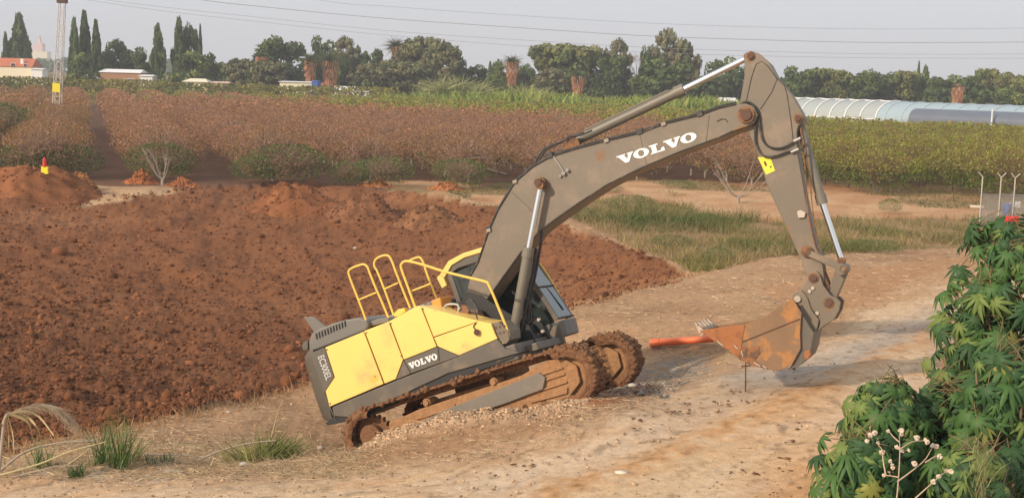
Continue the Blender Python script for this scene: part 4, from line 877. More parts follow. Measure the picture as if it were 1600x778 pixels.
heap(125, 318, 70, 26, 69, 'small heap joined to the right side of the tall marker heap', (.33, .15, .06), seed=2)
heap(222, 292, 60, 20, 75, 'small red heap at the mouth of the dark gap between the orchard rows', (.36, .13, .055), seed=3)
heap(285, 296, 75, 14, 74, 'low red heap just right of the small one by the orchard gap', (.36, .14, .06), seed=4)
heap(455, 316, 160, 46, 66, 'broad red heap below the dark green bush of the orchard front', seed=5)
heap(570, 322, 120, 42, 64, 'rounded brown heap second from the boom along the rim', (.22, .10, .05), seed=6)
heap(672, 328, 112, 38, 62, 'rounded brown heap nearest the excavator boom', (.24, .115, .055), seed=7)
heap(700, 286, 70, 12, 76, 'thin orange heap behind the rounded heaps at the orchard edge', (.42, .17, .07), seed=8)
heap(590, 286, 80, 9, 77, 'low orange ridge of soil in front of the orchard left of the boom', (.42, .17, .07), seed=9)

# ================================================================ orchard
def leafquads(C, sz, cols, N=None, up_=0.0):
    n = len(C); N = rng.normal(0, 1, (n, 3)) if N is None else N+rng.normal(0, .45, (n, 3)); N[:, 2] += up_; N /= np.linalg.norm(N, axis=1, keepdims=True)
    a = np.cross(N, rng.normal(0, 1, (n, 3))); a /= np.linalg.norm(a, axis=1, keepdims=True); b = np.cross(N, a)
    s = np.asarray(sz)[:, None] if hasattr(sz, '__len__') else sz
    V = np.stack([C-a*s, C-b*s*.55, C+a*s, C+b*s*.55], 1).reshape(-1, 3)
    return V, (np.arange(n)*4)[:, None]+np.arange(4)[None], np.repeat(cols, 4, 0)
def join(parts):
    V = []; Fq = []; C = []; o = 0
    for v, f, c in parts: V.append(v); Fq.append(f+o); C.append(c); o += len(v)
    return np.concatenate(V), np.concatenate(Fq), np.concatenate(C)
def ribbons(A, B, wd, cols):
    n = len(A); d = B-A; s = np.cross(d, rng.normal(0, 1, (n, 3))); s /= np.linalg.norm(s, axis=1, keepdims=True)+1e-9; w_ = np.asarray(wd)[:, None]*.5
    V = np.stack([A-s*w_, A+s*w_, B+s*w_*.5, B-s*w_*.5], 1).reshape(-1, 3); return V, (np.arange(n)*4)[:, None]+np.arange(4)[None], np.repeat(cols, 4, 0)
def bush_env(n, H_=3.0, W_=2.95, lo=.45):
    """random points in the crown volume, denser outside"""
    a = rng.uniform(0, 2*math.pi, n); h = rng.uniform(lo, 1, n)**.85; pr = np.interp(h, [.1, .3, .55, .8, 1], [.55, .85, 1.0, .85, .35]); r = pr*W_*rng.uniform(.25, 1, n)**.5
    return np.stack([np.cos(a)*r, np.sin(a)*r, h*H_], -1)
BR = np.array([.42, .205, .115]); YG = np.array([.27, .30, .042]); GO = np.array([.32, .20, .060]); GN = np.array([.060, .10, .026])
def tree_meshes(kind, seed, low=False):
    """trunk mesh, twig mesh, leaf mesh"""
    global rng
    rng = np.random.default_rng(seed); m = MB(); pal = []
    nb = 6
    m.tube([(0, 0, -.1), (.03, .02, .3), (.0, .0, .55)], .10, 6, r1=.08)
    ends = []
    for k in range(nb):
        a = 2*math.pi*k/nb+rng.uniform(-.4, .4); l = rng.uniform(.8, 1.5)
        p = [(0, 0, .45), (math.cos(a)*l*.45, math.sin(a)*l*.45, .8+rng.uniform(0, .2)), (math.cos(a)*l, math.sin(a)*l, 1.3+rng.uniform(0, .5))]
        m.tube(smooth_pts(p, 3), .055, 5, r1=.025); ends.append(np.array(p[2])); ends.append(np.array(p[1]))
    nt_ = 120 if low else 420
    E_ = np.array(ends)[rng.integers(0, len(ends), nt_)]+rng.normal(0, .18, (nt_, 3))*np.array([1, 1, .5]); T_ = bush_env(nt_, lo=.5)*np.array([.98, .98, 1.03]); T_[:, :2] = T_[:, :2]*.75+E_[:, :2]*.45
    mid = (E_+T_)/2+rng.normal(0, .1, (nt_, 3))
    tw = np.where(rng.random(nt_)[:, None] < .35, np.array([.42, .29, .20]), np.array([.26, .16, .11])) if kind != 'yellow' else np.tile([.24, .17, .08], (nt_, 1))
    w0 = .022
    t1 = ribbons(E_, mid, np.full(nt_, w0*1.4), tw); t2 = ribbons(mid, T_, np.full(nt_, w0), tw)
    tv = join([t1, t2])
    nl = 2700 if not low else 420; P = bush_env(nl, lo=.10 if kind != 'brown' else .25)
    hh = P[:, 2:]/2.9; nz = rng.random((nl, 1))
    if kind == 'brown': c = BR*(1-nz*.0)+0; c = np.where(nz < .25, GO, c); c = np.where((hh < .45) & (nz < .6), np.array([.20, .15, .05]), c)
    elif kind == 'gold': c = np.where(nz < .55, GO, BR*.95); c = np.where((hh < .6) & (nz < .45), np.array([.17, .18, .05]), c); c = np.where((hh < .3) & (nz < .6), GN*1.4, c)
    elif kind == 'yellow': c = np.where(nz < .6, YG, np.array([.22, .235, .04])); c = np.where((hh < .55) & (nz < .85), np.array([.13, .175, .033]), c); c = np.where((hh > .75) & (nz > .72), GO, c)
    else: c = np.where(nz < .4, GN, np.array([.16, .21, .05]))
    c = np.clip(c*(1+rng.normal(0, .25, (nl, 1))), .01, .9)
    k = rng.random(nl) < (.85 if kind == 'brown' else 1.0)
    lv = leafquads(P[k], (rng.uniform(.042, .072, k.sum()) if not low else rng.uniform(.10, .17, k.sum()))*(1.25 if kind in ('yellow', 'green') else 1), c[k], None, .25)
    return m, tv, lv
protos = {}
def proto(kind, seed, low=False):
    m, tv, lv = tree_meshes(kind, seed, low)
    me_t = None
    tmp = m.build('trunk', MT['palebark'] if kind != 'yellow' else MT['bark']); me_t = tmp.data; bpy.data.objects.remove(tmp)
    return me_t, mesh_np('twigs', *tv[:2], MT['twig'], tv[2], False, False), mesh_np('crown', *lv[:2], MT['leaf'], lv[2], False, False), tv, lv
KINDS_ = {k: [proto(k, 100+i*7+j) for i in range(3)] for j, k in enumerate(('brown', 'gold', 'yellow', 'green'))}
LOW = {k: [proto(k, 300+i*7+j, True) for i in range(2)] for j, k in enumerate(('brown', 'gold', 'yellow', 'green'))}
rng = np.random.default_rng(5)
YB_U = [0, 150, 400, 600, 900, 1100, 1230, 1262, 1275]; YB_V = [128, 138, 150, 163, 178, 190, 205, 260, 400]
spots = []
for k in range(-7, 26):
    x0 = -27.5+6.6*k+(-.35 if k <= 0 else .35)
    for j in range(70):
        y_ = 76.0+j*3.1+rng.uniform(-.3, .3); x_ = x0-.335*(y_-76)+rng.uniform(-.25, .25)
        if not -.46 < x_/y_ < .46: continue
        uu, vv = proj((x_, y_, 1.8)); uu = float(uu); vv = float(vv)
        yfr = np.interp(uu, [0, 400, 800, 1000, 1250, 1450, 1600], [77, 78, 84, 88, 86, 82, 80])
        if y_ < yfr-1.5: continue
        if y_ > np.interp(uu, [0, 600, 1000, 1250, 1600], [235, 232, 215, 168, 150]): continue
        _, vt = proj((x_, y_, 2.9)); vt = float(vt)
        yb = np.interp(uu, YB_U, YB_V)+rng.normal(0, 3)
        kd = 'yellow' if vt < yb else ('gold' if (y_ < yfr+7 and rng.random() < .8) or uu < 110 else 'brown')
        if uu > 1262 and kd != 'yellow': kd = 'yellow' if rng.random() < .85 else 'gold'
        if y_ < yfr+3.2 and kd == 'gold' and rng.random() < .3: kd = 'gold'
        spots.append((y_, x_, kd, uu, k))
spots.sort()
GROUPO = 'orchard trees standing in rows'
front_n = 0
def orchard_tree(x_, y_, kd, lab, sc=1.0, rz=None, pro=None, group=GROUPO, H_=None):
    e = empty('orchard_tree', (x_, y_, float(big_z(x_, y_))+.02), rng.uniform(0, 6.28) if rz is None else rz, (sc, sc, (H_ or sc)))
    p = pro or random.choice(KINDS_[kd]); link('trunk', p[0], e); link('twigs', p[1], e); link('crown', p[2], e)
    return tag(e, lab, 'tree', group)
NAMES = {'brown': 'low reddish brown orchard tree, nearly bare, standing in its row', 'gold': 'low orchard tree with gold and green lower leaves at the near end of a row', 'yellow': 'low yellow green leafy orchard tree standing in its row'}
ORD = ['first','second','third','fourth','fifth','sixth','seventh','eighth','ninth','tenth','eleventh','twelfth','thirteenth','fourteenth','fifteenth','sixteenth','seventeenth','eighteenth','nineteenth','twentieth','twenty-first','twenty-second','twenty-third','twenty-fourth','twenty-fifth','twenty-sixth','twenty-seventh','twenty-eighth','twenty-ninth','thirtieth','thirty-first','thirty-second','thirty-third','thirty-fourth']
LOOK = {'brown': 'nearly bare reddish brown tree', 'gold': 'gold and green orchard tree', 'yellow': 'leafy yellow green orchard tree'}
rows_ = sorted({q_[4] for q_ in spots[:297]}); cnt = {}
for i, (y_, x_, kd, uu, k) in enumerate(spots[:297]):
    cnt[k] = cnt.get(k, 0)+1; lab = f"{LOOK[kd]}, {ORD[cnt[k]-1]} from the front in the {ORD[rows_.index(k)]} row from the left"
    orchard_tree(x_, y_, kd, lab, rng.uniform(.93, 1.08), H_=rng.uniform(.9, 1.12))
rest = []
for (y_, x_, kd, uu, k) in spots[297:]:
    p = random.choice(LOW[kd]); z_ = float(big_z(x_, y_)); a = rng.uniform(0, 6.28); ca, sa = math.cos(a), math.sin(a); s = rng.uniform(.93, 1.1)
    for q_ in (p[4], p[3]) if y_ < 130 else (p[4],):
        V = q_[0]*s; V = np.stack([V[:, 0]*ca-V[:, 1]*sa+x_, V[:, 0]*sa+V[:, 1]*ca+y_, V[:, 2]+z_], -1); rest.append((V, q_[1], q_[2]))
V, Fq, C = join(rest); o = mesh_np('orchard_trees_far', V, Fq, MT['leaf'], C); tag(o, 'reddish brown and yellow green orchard rows running away to the houses', None, None, 'stuff')
# suckers and dark green bushes at the near row ends
def bushy(name, u_, y_, w, h_, lab, cat='bush', kd='green', group=None):
    c = dp(u_, 280, y_); e = empty(name, (c[0], y_, float(big_z(c[0], y_))), rng.uniform(0, 6), (w/4.2, w/4.2, h_/2.9)); p = random.choice(KINDS_[kd])
    link('twigs', p[1], e); link('foliage', p[2], e); return tag(e, lab, cat, group)
G_ = 'dark green bushes at the foot of the orchard front'
for u_, w, h_, lab in [(100, 3.0, 1.7, 'dark green bush right of the marker, left of the dark orchard gap'), (250, 2.6, 1.9, 'green bush with pale branches right of the dark orchard gap'), (450, 3.2, 2.0, 'large dark green bush behind the broad red heap'), (35, 2.6, 1.6, 'green bush behind the left slope of the tall marker heap'),
                    (600, 2.4, 1.5, 'green bush behind the rounded heaps, mid orchard front'), (720, 2.2, 1.5, 'green bush at the orchard front just left of the boom'), (395, 1.8, 1.3, 'small green bush at the left foot of the large dark green one'), (545, 1.6, 1.2, 'small green bush right of the large dark green one')]:
    bushy('bush', u_, 77.0, w*1.25, h_*1.15, lab, group=G_)
bushy('bush', 0, 104, 4.6, 3.6, 'dense dark green bush at the far left edge above the path')
for u_, v_, w, h_, lab in [(905, 342, 1.3, .55, 'dark green weed clump at the left end of the olive grass strip'), (985, 330, 2.2, .8, 'bright green weed clump under the middle of the boom'), (1060, 296, 1.8, .5, 'low green weed clump on the farm track under the boom lettering'), (950, 302, 1.5, .5, 'low green weed clump left of the others on the farm track'),
     (1390, 334, 1.0, .7, 'single dark green shrub on the track right of the bucket cylinder'), (1122, 410, .9, .5, 'small dark green shrub at the tip of the red soil'), (1100, 355, 1.6, .6, 'green weed clump in the grass strip left of the arm'), (785, 298, 1.2, .4, 'tiny green clump left of the boom cylinder pin'), (1370, 395, 1.8, .45, 'straw green clump at the right of the grass strip'), (1050, 388, 1.4, .5, 'green clump above the tip of the red soil')]:
    c = hit(u_, v_); e = empty('weed_clump', c, rng.uniform(0, 6), (w/4.2, w/4.2, h_/2.9)); p = random.choice(KINDS_['green']); link('foliage', p[2], e); tag(e, lab, 'weeds', 'green weed clumps on the grass strip and track')
# pale bare trees at the orchard front
def bare_tree(u_, y_, hgt, lab, seed, spread=1.2):
    r_ = random.Random(seed); c = dp(u_, 280, y_); e = empty('bare_tree', (c[0], y_, float(big_z(c[0], y_))))
    m = MB(); m.tube([(0, 0, -.1), (0, .02, .25), (.03, 0, .4)], .11, 7, r1=.09); m.build('trunk', MT['palebark'], e)
    for k in range(7):
        a = r_.uniform(0, 6.28); l = r_.uniform(.6, 1)*spread; p2 = Vector((math.cos(a)*l, math.sin(a)*l*.7, hgt*r_.uniform(.55, .8))); m = MB()
        m.tube(smooth_pts([(0, 0, .3), (p2.x*.45, p2.y*.45, p2.z*.45), p2], 3), .032, 6, r1=.018)
        for j in range(3):
            b = a+r_.uniform(-.9, .9); q = p2+Vector((math.cos(b)*.5, math.sin(b)*.4, hgt*r_.uniform(.1, .4))); m.tube([p2*.85, (p2+q)/2+Vector((0, 0, .06)), q], .014, 5, r1=.006)
        m.build('branch', MT['palebark'], e)
    return tag(e, lab, 'tree')
bare_tree(928, 74, 2.0, 'pale bare tree seen under the middle of the boom', 1)
bare_tree(1155, 72, 2.3, 'pale bare tree with spreading white branches left of the arm', 2, 1.6)
bare_tree(254, 74, 1.9, 'pale bare tree on the rim right of the dark orchard gap', 3, .9)

# ================================================================ trees far behind
def clumpy(seed, nclump, shape, leaf, per, cols, rad=.17):
    g = np.random.default_rng(seed); parts = []; cc = []
    while len(cc) < nclump:
        p = g.uniform(-1, 1, 3); h_ = (p[2]+1)/2
        R = shape(h_)
        if R <= 0: continue
        a = math.atan2(p[1], p[0]); r = R*math.sqrt(g.uniform(.2, 1)); cc.append((math.cos(a)*r*.5, math.sin(a)*r*.5, h_))
    C_ = []; N_ = []; K_ = []
    for i, c in enumerate(cc):
        d = g.normal(0, 1, (per, 3)); d /= np.linalg.norm(d, axis=1, keepdims=True); rr = rad*g.uniform(.6, 1.25)
        C_.append(np.array(c)+d*rr*g.uniform(.55, 1.05, (per, 1))*np.array([1, 1, .8])); N_.append(d); K_.append(np.tile(np.array(cols[i % len(cols)])*g.uniform(.75, 1.25), (per, 1)))
    C_ = np.concatenate(C_); N_ = np.concatenate(N_); K_ = np.concatenate(K_)*(1+g.normal(0, .18, (len(C_), 1)))
    global rng
    rng = g
    return leafquads(C_, g.uniform(leaf*.6, leaf*1.3, len(C_)), np.clip(K_, .01, .8), N_)
sh_round = lambda h: 0 if h < .18 else math.sqrt(max(0, 1-((h-.56)/.46)**2))
sh_pine = lambda h: 0 if h < .35 else math.sqrt(max(0, 1-((h-.62)/.40)**2))*(.7+.3*math.sin(h*9))
sh_cyp = lambda h: max(0, min(1, (1.02-h)*1.7))*.85 if h > .04 else .3
sh_rag = lambda h: max(0, min(1, (1.03-h)*1.35))*(.6+.4*abs(math.sin(h*14)))
sh_bush = lambda h: math.sqrt(max(0, 1-(h/1.0)**2.2)) if h > .02 else .8
DG = [(.085, .125, .035), (.12, .16, .045), (.065, .10, .032)]; OL = [(.16, .175, .05), (.11, .14, .045), (.19, .19, .06)]; GY = [(.17, .165, .075), (.12, .135, .06), (.21, .19, .09)]; LG = [(.13, .17, .05), (.17, .20, .055), (.09, .13, .04)]
def pm(name, q): return mesh_np(name, q[0], q[1], MT['farleaf'], q[2], False, False)
TR = {'round': [pm('crown', clumpy(1+i, 40, sh_round, .055, 95, DG)) for i in range(2)], 'pine': [pm('crown', clumpy(11+i, 40, sh_pine, .055, 95, OL)) for i in range(2)],
      'euc': [pm('crown', clumpy(21+i, 55, sh_round, .048, 85, GY, .14)) for i in range(2)], 'cyp': [pm('crown', clumpy(31+i, 110, sh_cyp, .10, 60, DG, .12)) for i in range(2)],
      'rag': [pm('crown', clumpy(41, 60, sh_rag, .075, 60, DG, .13))], 'bush': [pm('crown', clumpy(51+i, 34, sh_bush, .055, 80, LG, .2)) for i in range(2)], 'dome': [pm('crown', clumpy(61, 44, sh_round, .06, 90, DG, .2))],
      'dead': [pm('crown', clumpy(71, 20, sh_round, .02, 40, [(.30, .20, .16), (.26, .18, .15)], .13))]}
rng = np.random.default_rng(77)
tm = MB(); tm.tube([(0, 0, -.05), (.01, 0, .3), (-.01, .01, .6), (.0, 0, .85)], .035, 7, r1=.012)
for k in range(6):
    a = k*1.05; tm.tube([(0, 0, .3+k*.05), (math.cos(a)*.15, math.sin(a)*.15, .5+k*.05), (math.cos(a)*.28, math.sin(a)*.28, .62+k*.04)], .014, 5, r1=.005)
tmp = tm.build('trunk', MT['bark']); TRUNK = tmp.data; bpy.data.objects.remove(tmp)
def far_tree(kind, name, u_, vt, wpx, y_, lab, group='trees behind the fields'):
    top = dp(u_, vt, y_); z0 = float(big_z(top[0], y_)); Hh = top[2]-z0; W = wpx*y_/F*1.08
    e = empty(name, (top[0], y_, z0-.1), rng.uniform(0, 6.28), (W, W, Hh)); link('trunk', TRUNK, e); link('crown', random.choice(TR[kind]), e); return tag(e, lab, 'tree', group)
FT = [('cyp','cypress_tree',8,56,13,350,'small cypress at the left edge above the red roofed house'),('cyp','cypress_tree',30,29,34,352,'broad cypress right behind the red roofed house'),
 ('cyp','cypress_tree',116,37,20,300,'leftmost slim cypress just right of the lattice pylon'),('cyp','cypress_tree',132,28,24,303,'tallest cypress of the cluster beside the pylon'),('cyp','cypress_tree',150,41,20,300,'rightmost cypress of the cluster beside the pylon'),
 ('rag','conifer_tree',246,45,30,298,'ragged dark conifer with open crown above the white shed end'),('cyp','cypress_tree',279,37,24,300,'pointed cypress left of the blunt one'),('dome','blunt_conifer',297,52,28,302,'blunt topped dark conifer between two pointed cypresses'),('cyp','cypress_tree',313,48,9,300,'very thin cypress right of the blunt conifer'),
 ('round','broadleaf_tree',182,68,46,310,'dark round tree right of the cypress cluster, behind the white shed'),('round','broadleaf_tree',212,80,42,306,'dark round tree with flat top behind the white roofed shed'),('bush','bushy_tree',128,90,40,285,'light green bushy tree at the foot of the cypress cluster'),
 ('bush','bushy_tree',298,88,64,285,'wide bushy tree at the foot of the blunt conifer'),('round','broadleaf_tree',326,88,30,300,'small round tree at the foot of the thin cypress'),('round','broadleaf_tree',350,101,40,320,'low dark tree in the dip right of the thin cypress'),('euc','broadleaf_tree',378,94,50,300,'low grey green tree left of the big round one'),
 ('round','broadleaf_tree',404,100,36,290,'low tree by the orange brown palm skirt'),('dome','broadleaf_tree',440,70,74,305,'big round dark green tree left of the two skirted palms'),('euc','broadleaf_tree',425,98,60,290,'low olive tree in front of the big round tree'),('round','broadleaf_tree',503,65,38,315,'dark tree rising behind the two skirted palms'),
 ('euc','eucalyptus_tree',540,66,46,310,'open crowned eucalyptus right of the skirted palms'),('cyp','conifer_tree',537,92,26,288,'dark narrow conifer right of the wider skirted palm'),('round','broadleaf_tree',583,83,44,310,'round dark tree left of the tall palm'),('euc','broadleaf_tree',612,96,60,296,'grey tree below the tall palm'),('euc','broadleaf_tree',570,105,50,285,'low grey tree above the white tunnel roof'),
 ('euc','eucalyptus_tree',665,62,78,305,'big spreading grey eucalyptus left part, right of the tall palm'),('euc','eucalyptus_tree',690,70,60,300,'big grey eucalyptus right part with drooping crown'),('euc','broadleaf_tree',640,100,70,288,'olive tree at the foot of the big grey eucalyptus'),('round','broadleaf_tree',718,92,22,300,'thin leaning tree at the right of the big grey eucalyptus'),
 ('round','broadleaf_tree',742,106,44,310,'low dark green tree right of the big eucalyptus'),('cyp','conifer_tree',766,101,12,300,'thin dark conifer left of the leaning skirted palm'),('bush','broadleaf_tree',779,102,30,296,'light green tree left of the skirted palm at mid picture'),('round','broadleaf_tree',822,105,34,300,'grey green tree just right of the mid skirted palm'),
 ('pine','pine_tree',870,72,74,305,'wide umbrella pine, left half of the pair above the green plants'),('pine','pine_tree',905,74,72,300,'wide umbrella pine, right half of the pair above the green plants'),('euc','broadleaf_tree',862,112,60,288,'grey tree under the wide umbrella pines'),('euc','eucalyptus_tree',966,71,44,303,'tall narrow eucalyptus right of the umbrella pines'),('round','broadleaf_tree',955,92,50,296,'olive tree right under the umbrella pines'),
 ('dead','dead_tree',995,88,30,296,'pinkish leafless tree left of the tallest eucalyptus'),('round','broadleaf_tree',1010,80,20,300,'dark narrow tree left of the tallest eucalyptus'),('euc','eucalyptus_tree',1042,57,56,303,'tallest eucalyptus with light gaps in its crown'),('euc','eucalyptus_tree',1070,72,46,300,'grey eucalyptus at the right shoulder of the tallest'),('round','broadleaf_tree',1040,100,90,290,'broad dark tree under the tallest eucalyptus'),
 ('round','broadleaf_tree',1130,96,52,300,'dark tree behind the chrome rod at the boom tip'),('round','broadleaf_tree',1110,122,50,285,'low dark tree behind the stick cylinder'),('round','broadleaf_tree',1165,108,50,300,'dark tree hidden partly by the arm top'),('round','broadleaf_tree',1247,110,50,300,'round green tree right behind the arm'),('pine','pine_tree',1285,109,52,303,'pale olive pine second from the arm'),('pine','pine_tree',1312,112,44,300,'pale olive pine above the hoops of the greenhouse'),
 ('dome','broadleaf_tree',1356,118,50,298,'smooth domed dark green tree above the greenhouse end'),('dome','broadleaf_tree',1392,121,44,305,'domed green tree right of the smooth domed one'),('pine','pine_tree',1415,113,46,300,'olive pine left of the twin dark conifers'),('cyp','cypress_tree',1436,102,9,300,'thin pointed dark conifer above the grey roof'),('rag','conifer_tree',1447,107,22,300,'dark conifer right beside the thin pointed one'),
 ('round','broadleaf_tree',1478,122,60,300,'round tree left of the bare palm trunk on the right'),('pine','pine_tree',1546,110,40,303,'tallest olive pine at the right, past the palm trunk'),('pine','pine_tree',1575,120,44,300,'olive pine near the right edge'),('pine','pine_tree',1600,124,50,298,'pine cut by the right edge of the picture'),('round','broadleaf_tree',1518,124,46,292,'round green tree just behind the bare palm trunk'),('round','broadleaf_tree',1560,142,60,270,'low dark tree above the right end of the grey roof'),('bush','bushy_tree',1590,150,40,262,'pale bushy tree at the right end of the grey roof')]
for f in FT: far_tree(*f)
# woods that close the gaps
def woods(name, u0_, u1_, vt0, vt1, y_, n, cols, leaf, lab, dz=4.0):
    U = rng.uniform(u0_, u1_, n); c0 = np.array([dp(a, vt0+(vt1-vt0)*(a-u0_)/(u1_-u0_), y_) for a in (u0_, u1_)])
    f = (U-u0_)/(u1_-u0_); x_ = c0[0, 0]+(c0[1, 0]-c0[0, 0])*f; y2 = y_+rng.uniform(-12, 12, n); top = c0[0, 2]+(c0[1, 2]-c0[0, 2])*f
    bump = (fbm(x_*.09, np.zeros(n), 3, 5)-.5)*dz*1.6; gz = big_z(x_, y2); hh = rng.uniform(0, 1, n)**.6; z_ = gz+(top+bump-gz)*hh
    N = rng.normal(0, 1, (n, 3)); N[:, 1] -= .8; V, Fq, C = leafquads(np.stack([x_, y2+(hh*0), z_], -1), rng.uniform(leaf*.6, leaf*1.3, n), np.array(cols)[(fbm(x_*.12, z_*.3, 2, 9)*3).astype(int).clip(0, 2)]*(1+rng.normal(0, .2, (n, 1))), N)
    tag(mesh_np(name, V, Fq, MT['farleaf'], C), lab, None, None, 'stuff')
woods('distant_woods', 325, 1750, 112, 134, 350, 26000, DG, .75, 'continuous dark band of woods behind the farm buildings', 3)
woods('hazy_woods', -60, 345, 92, 100, 900, 5000, DG, 1.6, 'faint hazy woods far off below the pink tower', 5)
woods('shrub_belt', -60, 620, 118, 138, 262, 9000, [(.16, .15, .04), (.20, .18, .045), (.13, .13, .035)], .35, 'yellow green shrubs along the far field edge', .6)
# tall leafy crop band
n = 9000; U = rng.uniform(590, 1262, n); y_ = rng.uniform(226, 246, n); x_ = (U-800)/F*y_; gz = big_z(x_, y_); hgt = 2.5+2.2*fbm(x_*.12, y_*.05, 3, 8)+.8*(U > 700)
cc = np.array([(.26, .31, .06), (.34, .35, .09), (.17, .25, .05)])[rng.integers(0, 3, n)]*(1+rng.normal(0, .2, (n, 1)))
blades('tall_green_crop', np.stack([x_, y_, gz+hgt*rng.uniform(0, .6, n)], -1), up(n, .35), hgt*rng.uniform(.3, .6, n), rng.uniform(.2, .42, n), np.clip(cc, .01, .8), MT['farleaf'], 'tall fresh green crop band behind the brown orchard', .3, 3)
n = 5000; U = rng.uniform(1230, 1640, n); y_ = rng.uniform(150, 162, n); x_ = (U-800)/F*y_; gz = big_z(x_, y_)
blades('yellow_green_weeds', np.stack([x_, y_, gz+1.6], -1), up(n, .3), rng.uniform(.7, 1.9, n), rng.uniform(.10, .2, n), base((.24, .22, .05), n), MT['farleaf'], 'yellow green weeds in front of the greenhouses', .25, 2)
# palms
def palm(name, u_, vt, y_, lab, skirt=None, crown=(2.2, 26), col=(.10, .12, .045), trunk_w=.35, feather=False, wide=1.0):
    top = dp(u_, vt, y_); z0 = float(big_z(top[0], y_)); R, nf = crown; zc = top[2]-R*.75; e = empty(name, (top[0], y_, z0)); hh = zc-z0
    m = MB(); m.tube([(0, 0, -.2), (.1, 0, hh*.5), (0, 0, hh)], trunk_w, 8, r1=trunk_w*.7); m.build('trunk', MT['bark'], e)
    P = []; D = []
    D = rng.normal(0, 1, (nf*14, 3)); D /= np.linalg.norm(D, axis=1, keepdims=True); D[:, 2] = D[:, 2]*.8+.25
    if feather: D[:, 2] = np.abs(D[:, 2])*.9+.25
    n = len(D); Ln = rng.uniform(.6, 1.05, n)*R
    blades('fronds', np.tile([0, 0, hh], (n, 1))+rng.normal(0, .1, (n, 3)), D, Ln, rng.uniform(.10, .22, n)*(1.0 if not feather else 1.6), base(col, n, .3), MT['farleaf'], None, .35, 3, None, e)
    if skirt:
        sw, sl_ = skirt; n = 700; h_ = rng.uniform(0, 1, n); a = rng.uniform(0, 6.28, n); r = sw*(.55+.45*h_)*.5
        C_ = np.stack([np.cos(a)*r, np.sin(a)*r, hh-sl_+sl_*h_], -1); D = np.stack([np.cos(a)*.35, np.sin(a)*.35, -np.ones(n)], -1)
        s = blades('dead_frond_skirt', C_, D, rng.uniform(.5, 1.0, n), rng.uniform(.12, .25, n), base((.55, .28, .15), n, .22), MT['farleaf'], None, .1, 2, None, e); s['label'] = 'skirt of dead orange brown fronds'
    return tag(e, lab, 'palm', 'palm trees behind the fields')
palm('fan_palm', 409, 80, 296, 'skirted palm nestled left of the big round tree', (2.6, 2.6), (1.7, 20))
palm('fan_palm', 485, 80, 280, 'slimmer of the two skirted palms above the white shed', (2.4, 4.8), (2.6, 26))
palm('fan_palm', 516, 78, 282, 'wider of the two skirted palms, right one above the red roof', (3.4, 6.4), (3.0, 30))
palm('fan_palm', 619, 58, 310, 'tall palm rising above the eucalyptus', (1.8, 3.0), (2.9, 34), (.13, .13, .05))
palm('fan_palm', 801, 85, 290, 'leaning palm with long orange skirt in the middle of the skyline', (2.6, 5.0), (2.2, 26))
palm('fan_palm', 904, 106, 284, 'short skirted palm in front of the umbrella pines', (2.6, 3.6), (2.4, 22), (.10, .14, .05))
palm('fan_palm', 1498, 128, 276, 'bare trunked palm standing above the grey roof on the right', (2.2, 3.8), (1.6, 8), (.30, .20, .12))
for u_, vt, R, lab in ((690, 118, 5.5, 'leftmost date palm with arching fronds above the crop'), (716, 114, 6.2, 'tallest date palm with arching fronds above the crop'), (748, 124, 5.0, 'date palm with arching fronds right of the tallest'), (818, 126, 5.2, 'pale date palm right of the mid skirted palm'), (845, 136, 3.6, 'small pale date palm at the right of the date palms')):
    palm('date_palm', u_, vt, 250, lab, None, (R, 26), (.36, .37, .15), .3, True)

# ================================================================ buildings
def quad(m, a, b, c, d, th=.08):
    a, b, c, d = map(Vector, (a, b, c, d)); n_ = (b-a).cross(d-a).normalized()*th
    m.add([a, b, c, d, a-n_, b-n_, c-n_, d-n_], [(0,1,2,3),(7,6,5,4),(0,4,5,1),(1,5,6,2),(2,6,7,3),(3,7,4,0)])
def house(name, u0_, u1_, ve, vr, y_, depth, lab, wall, roof, wins=(), rz=0.0, hip=0.0, cat='building', overh=.3, door=None):
    """u0,u1: ends of the wall; ve eave row; vr ridge row"""
    a, b = dp(u0_, ve, y_), dp(u1_, ve, y_); zc = (a[2]+b[2])/2; zr = dp((u0_+u1_)/2, vr, y_+depth/2)[2]; cx = (a[0]+b[0])/2; L = (b[0]-a[0]); z0 = float(big_z(cx, y_))-.3
    e = empty(name, (cx, y_+depth/2, z0), rz); he = zc-z0; hr = max(zr-z0, he+.15); x0, x1 = -L/2, L/2; d = depth/2
    m = MB(); m.box(x0, x1, -d, d, 0, he); m.build('wall', wall, e)
    o_ = overh; m = MB(); xr0, xr1 = x0+hip, x1-hip
    quad(m, (x0-o_, -d-o_, he), (x1+o_, -d-o_, he), (xr1, 0, hr), (xr0, 0, hr)); quad(m, (x1+o_, d+o_, he), (x0-o_, d+o_, he), (xr0, 0, hr), (xr1, 0, hr))
    m.add([(x0-o_*.5, -d, he), (xr0, 0, hr-.09), (x0-o_*.5, d, he)], [(0,1,2)]); m.add([(x1+o_*.5, -d, he), (xr1, 0, hr-.09), (x1+o_*.5, d, he)], [(0,2,1)]); m.build('roof', roof, e)
    for wx, wz, ww, wh in wins:
        f = MB(); f.box(wx-ww/2-.08, wx+ww/2+.08, -d-.04, -d+.02, wz-wh/2-.08, wz+wh/2+.08); w1 = f.build('window', MT['wht'], e)
        f = MB(); f.box(wx-ww/2, wx+ww/2, -d-.06, -d-.045, wz-wh/2, wz+wh/2); f.build('pane', MT['dark'], w1)
    return tag(e, lab, cat), he, d, x0, x1
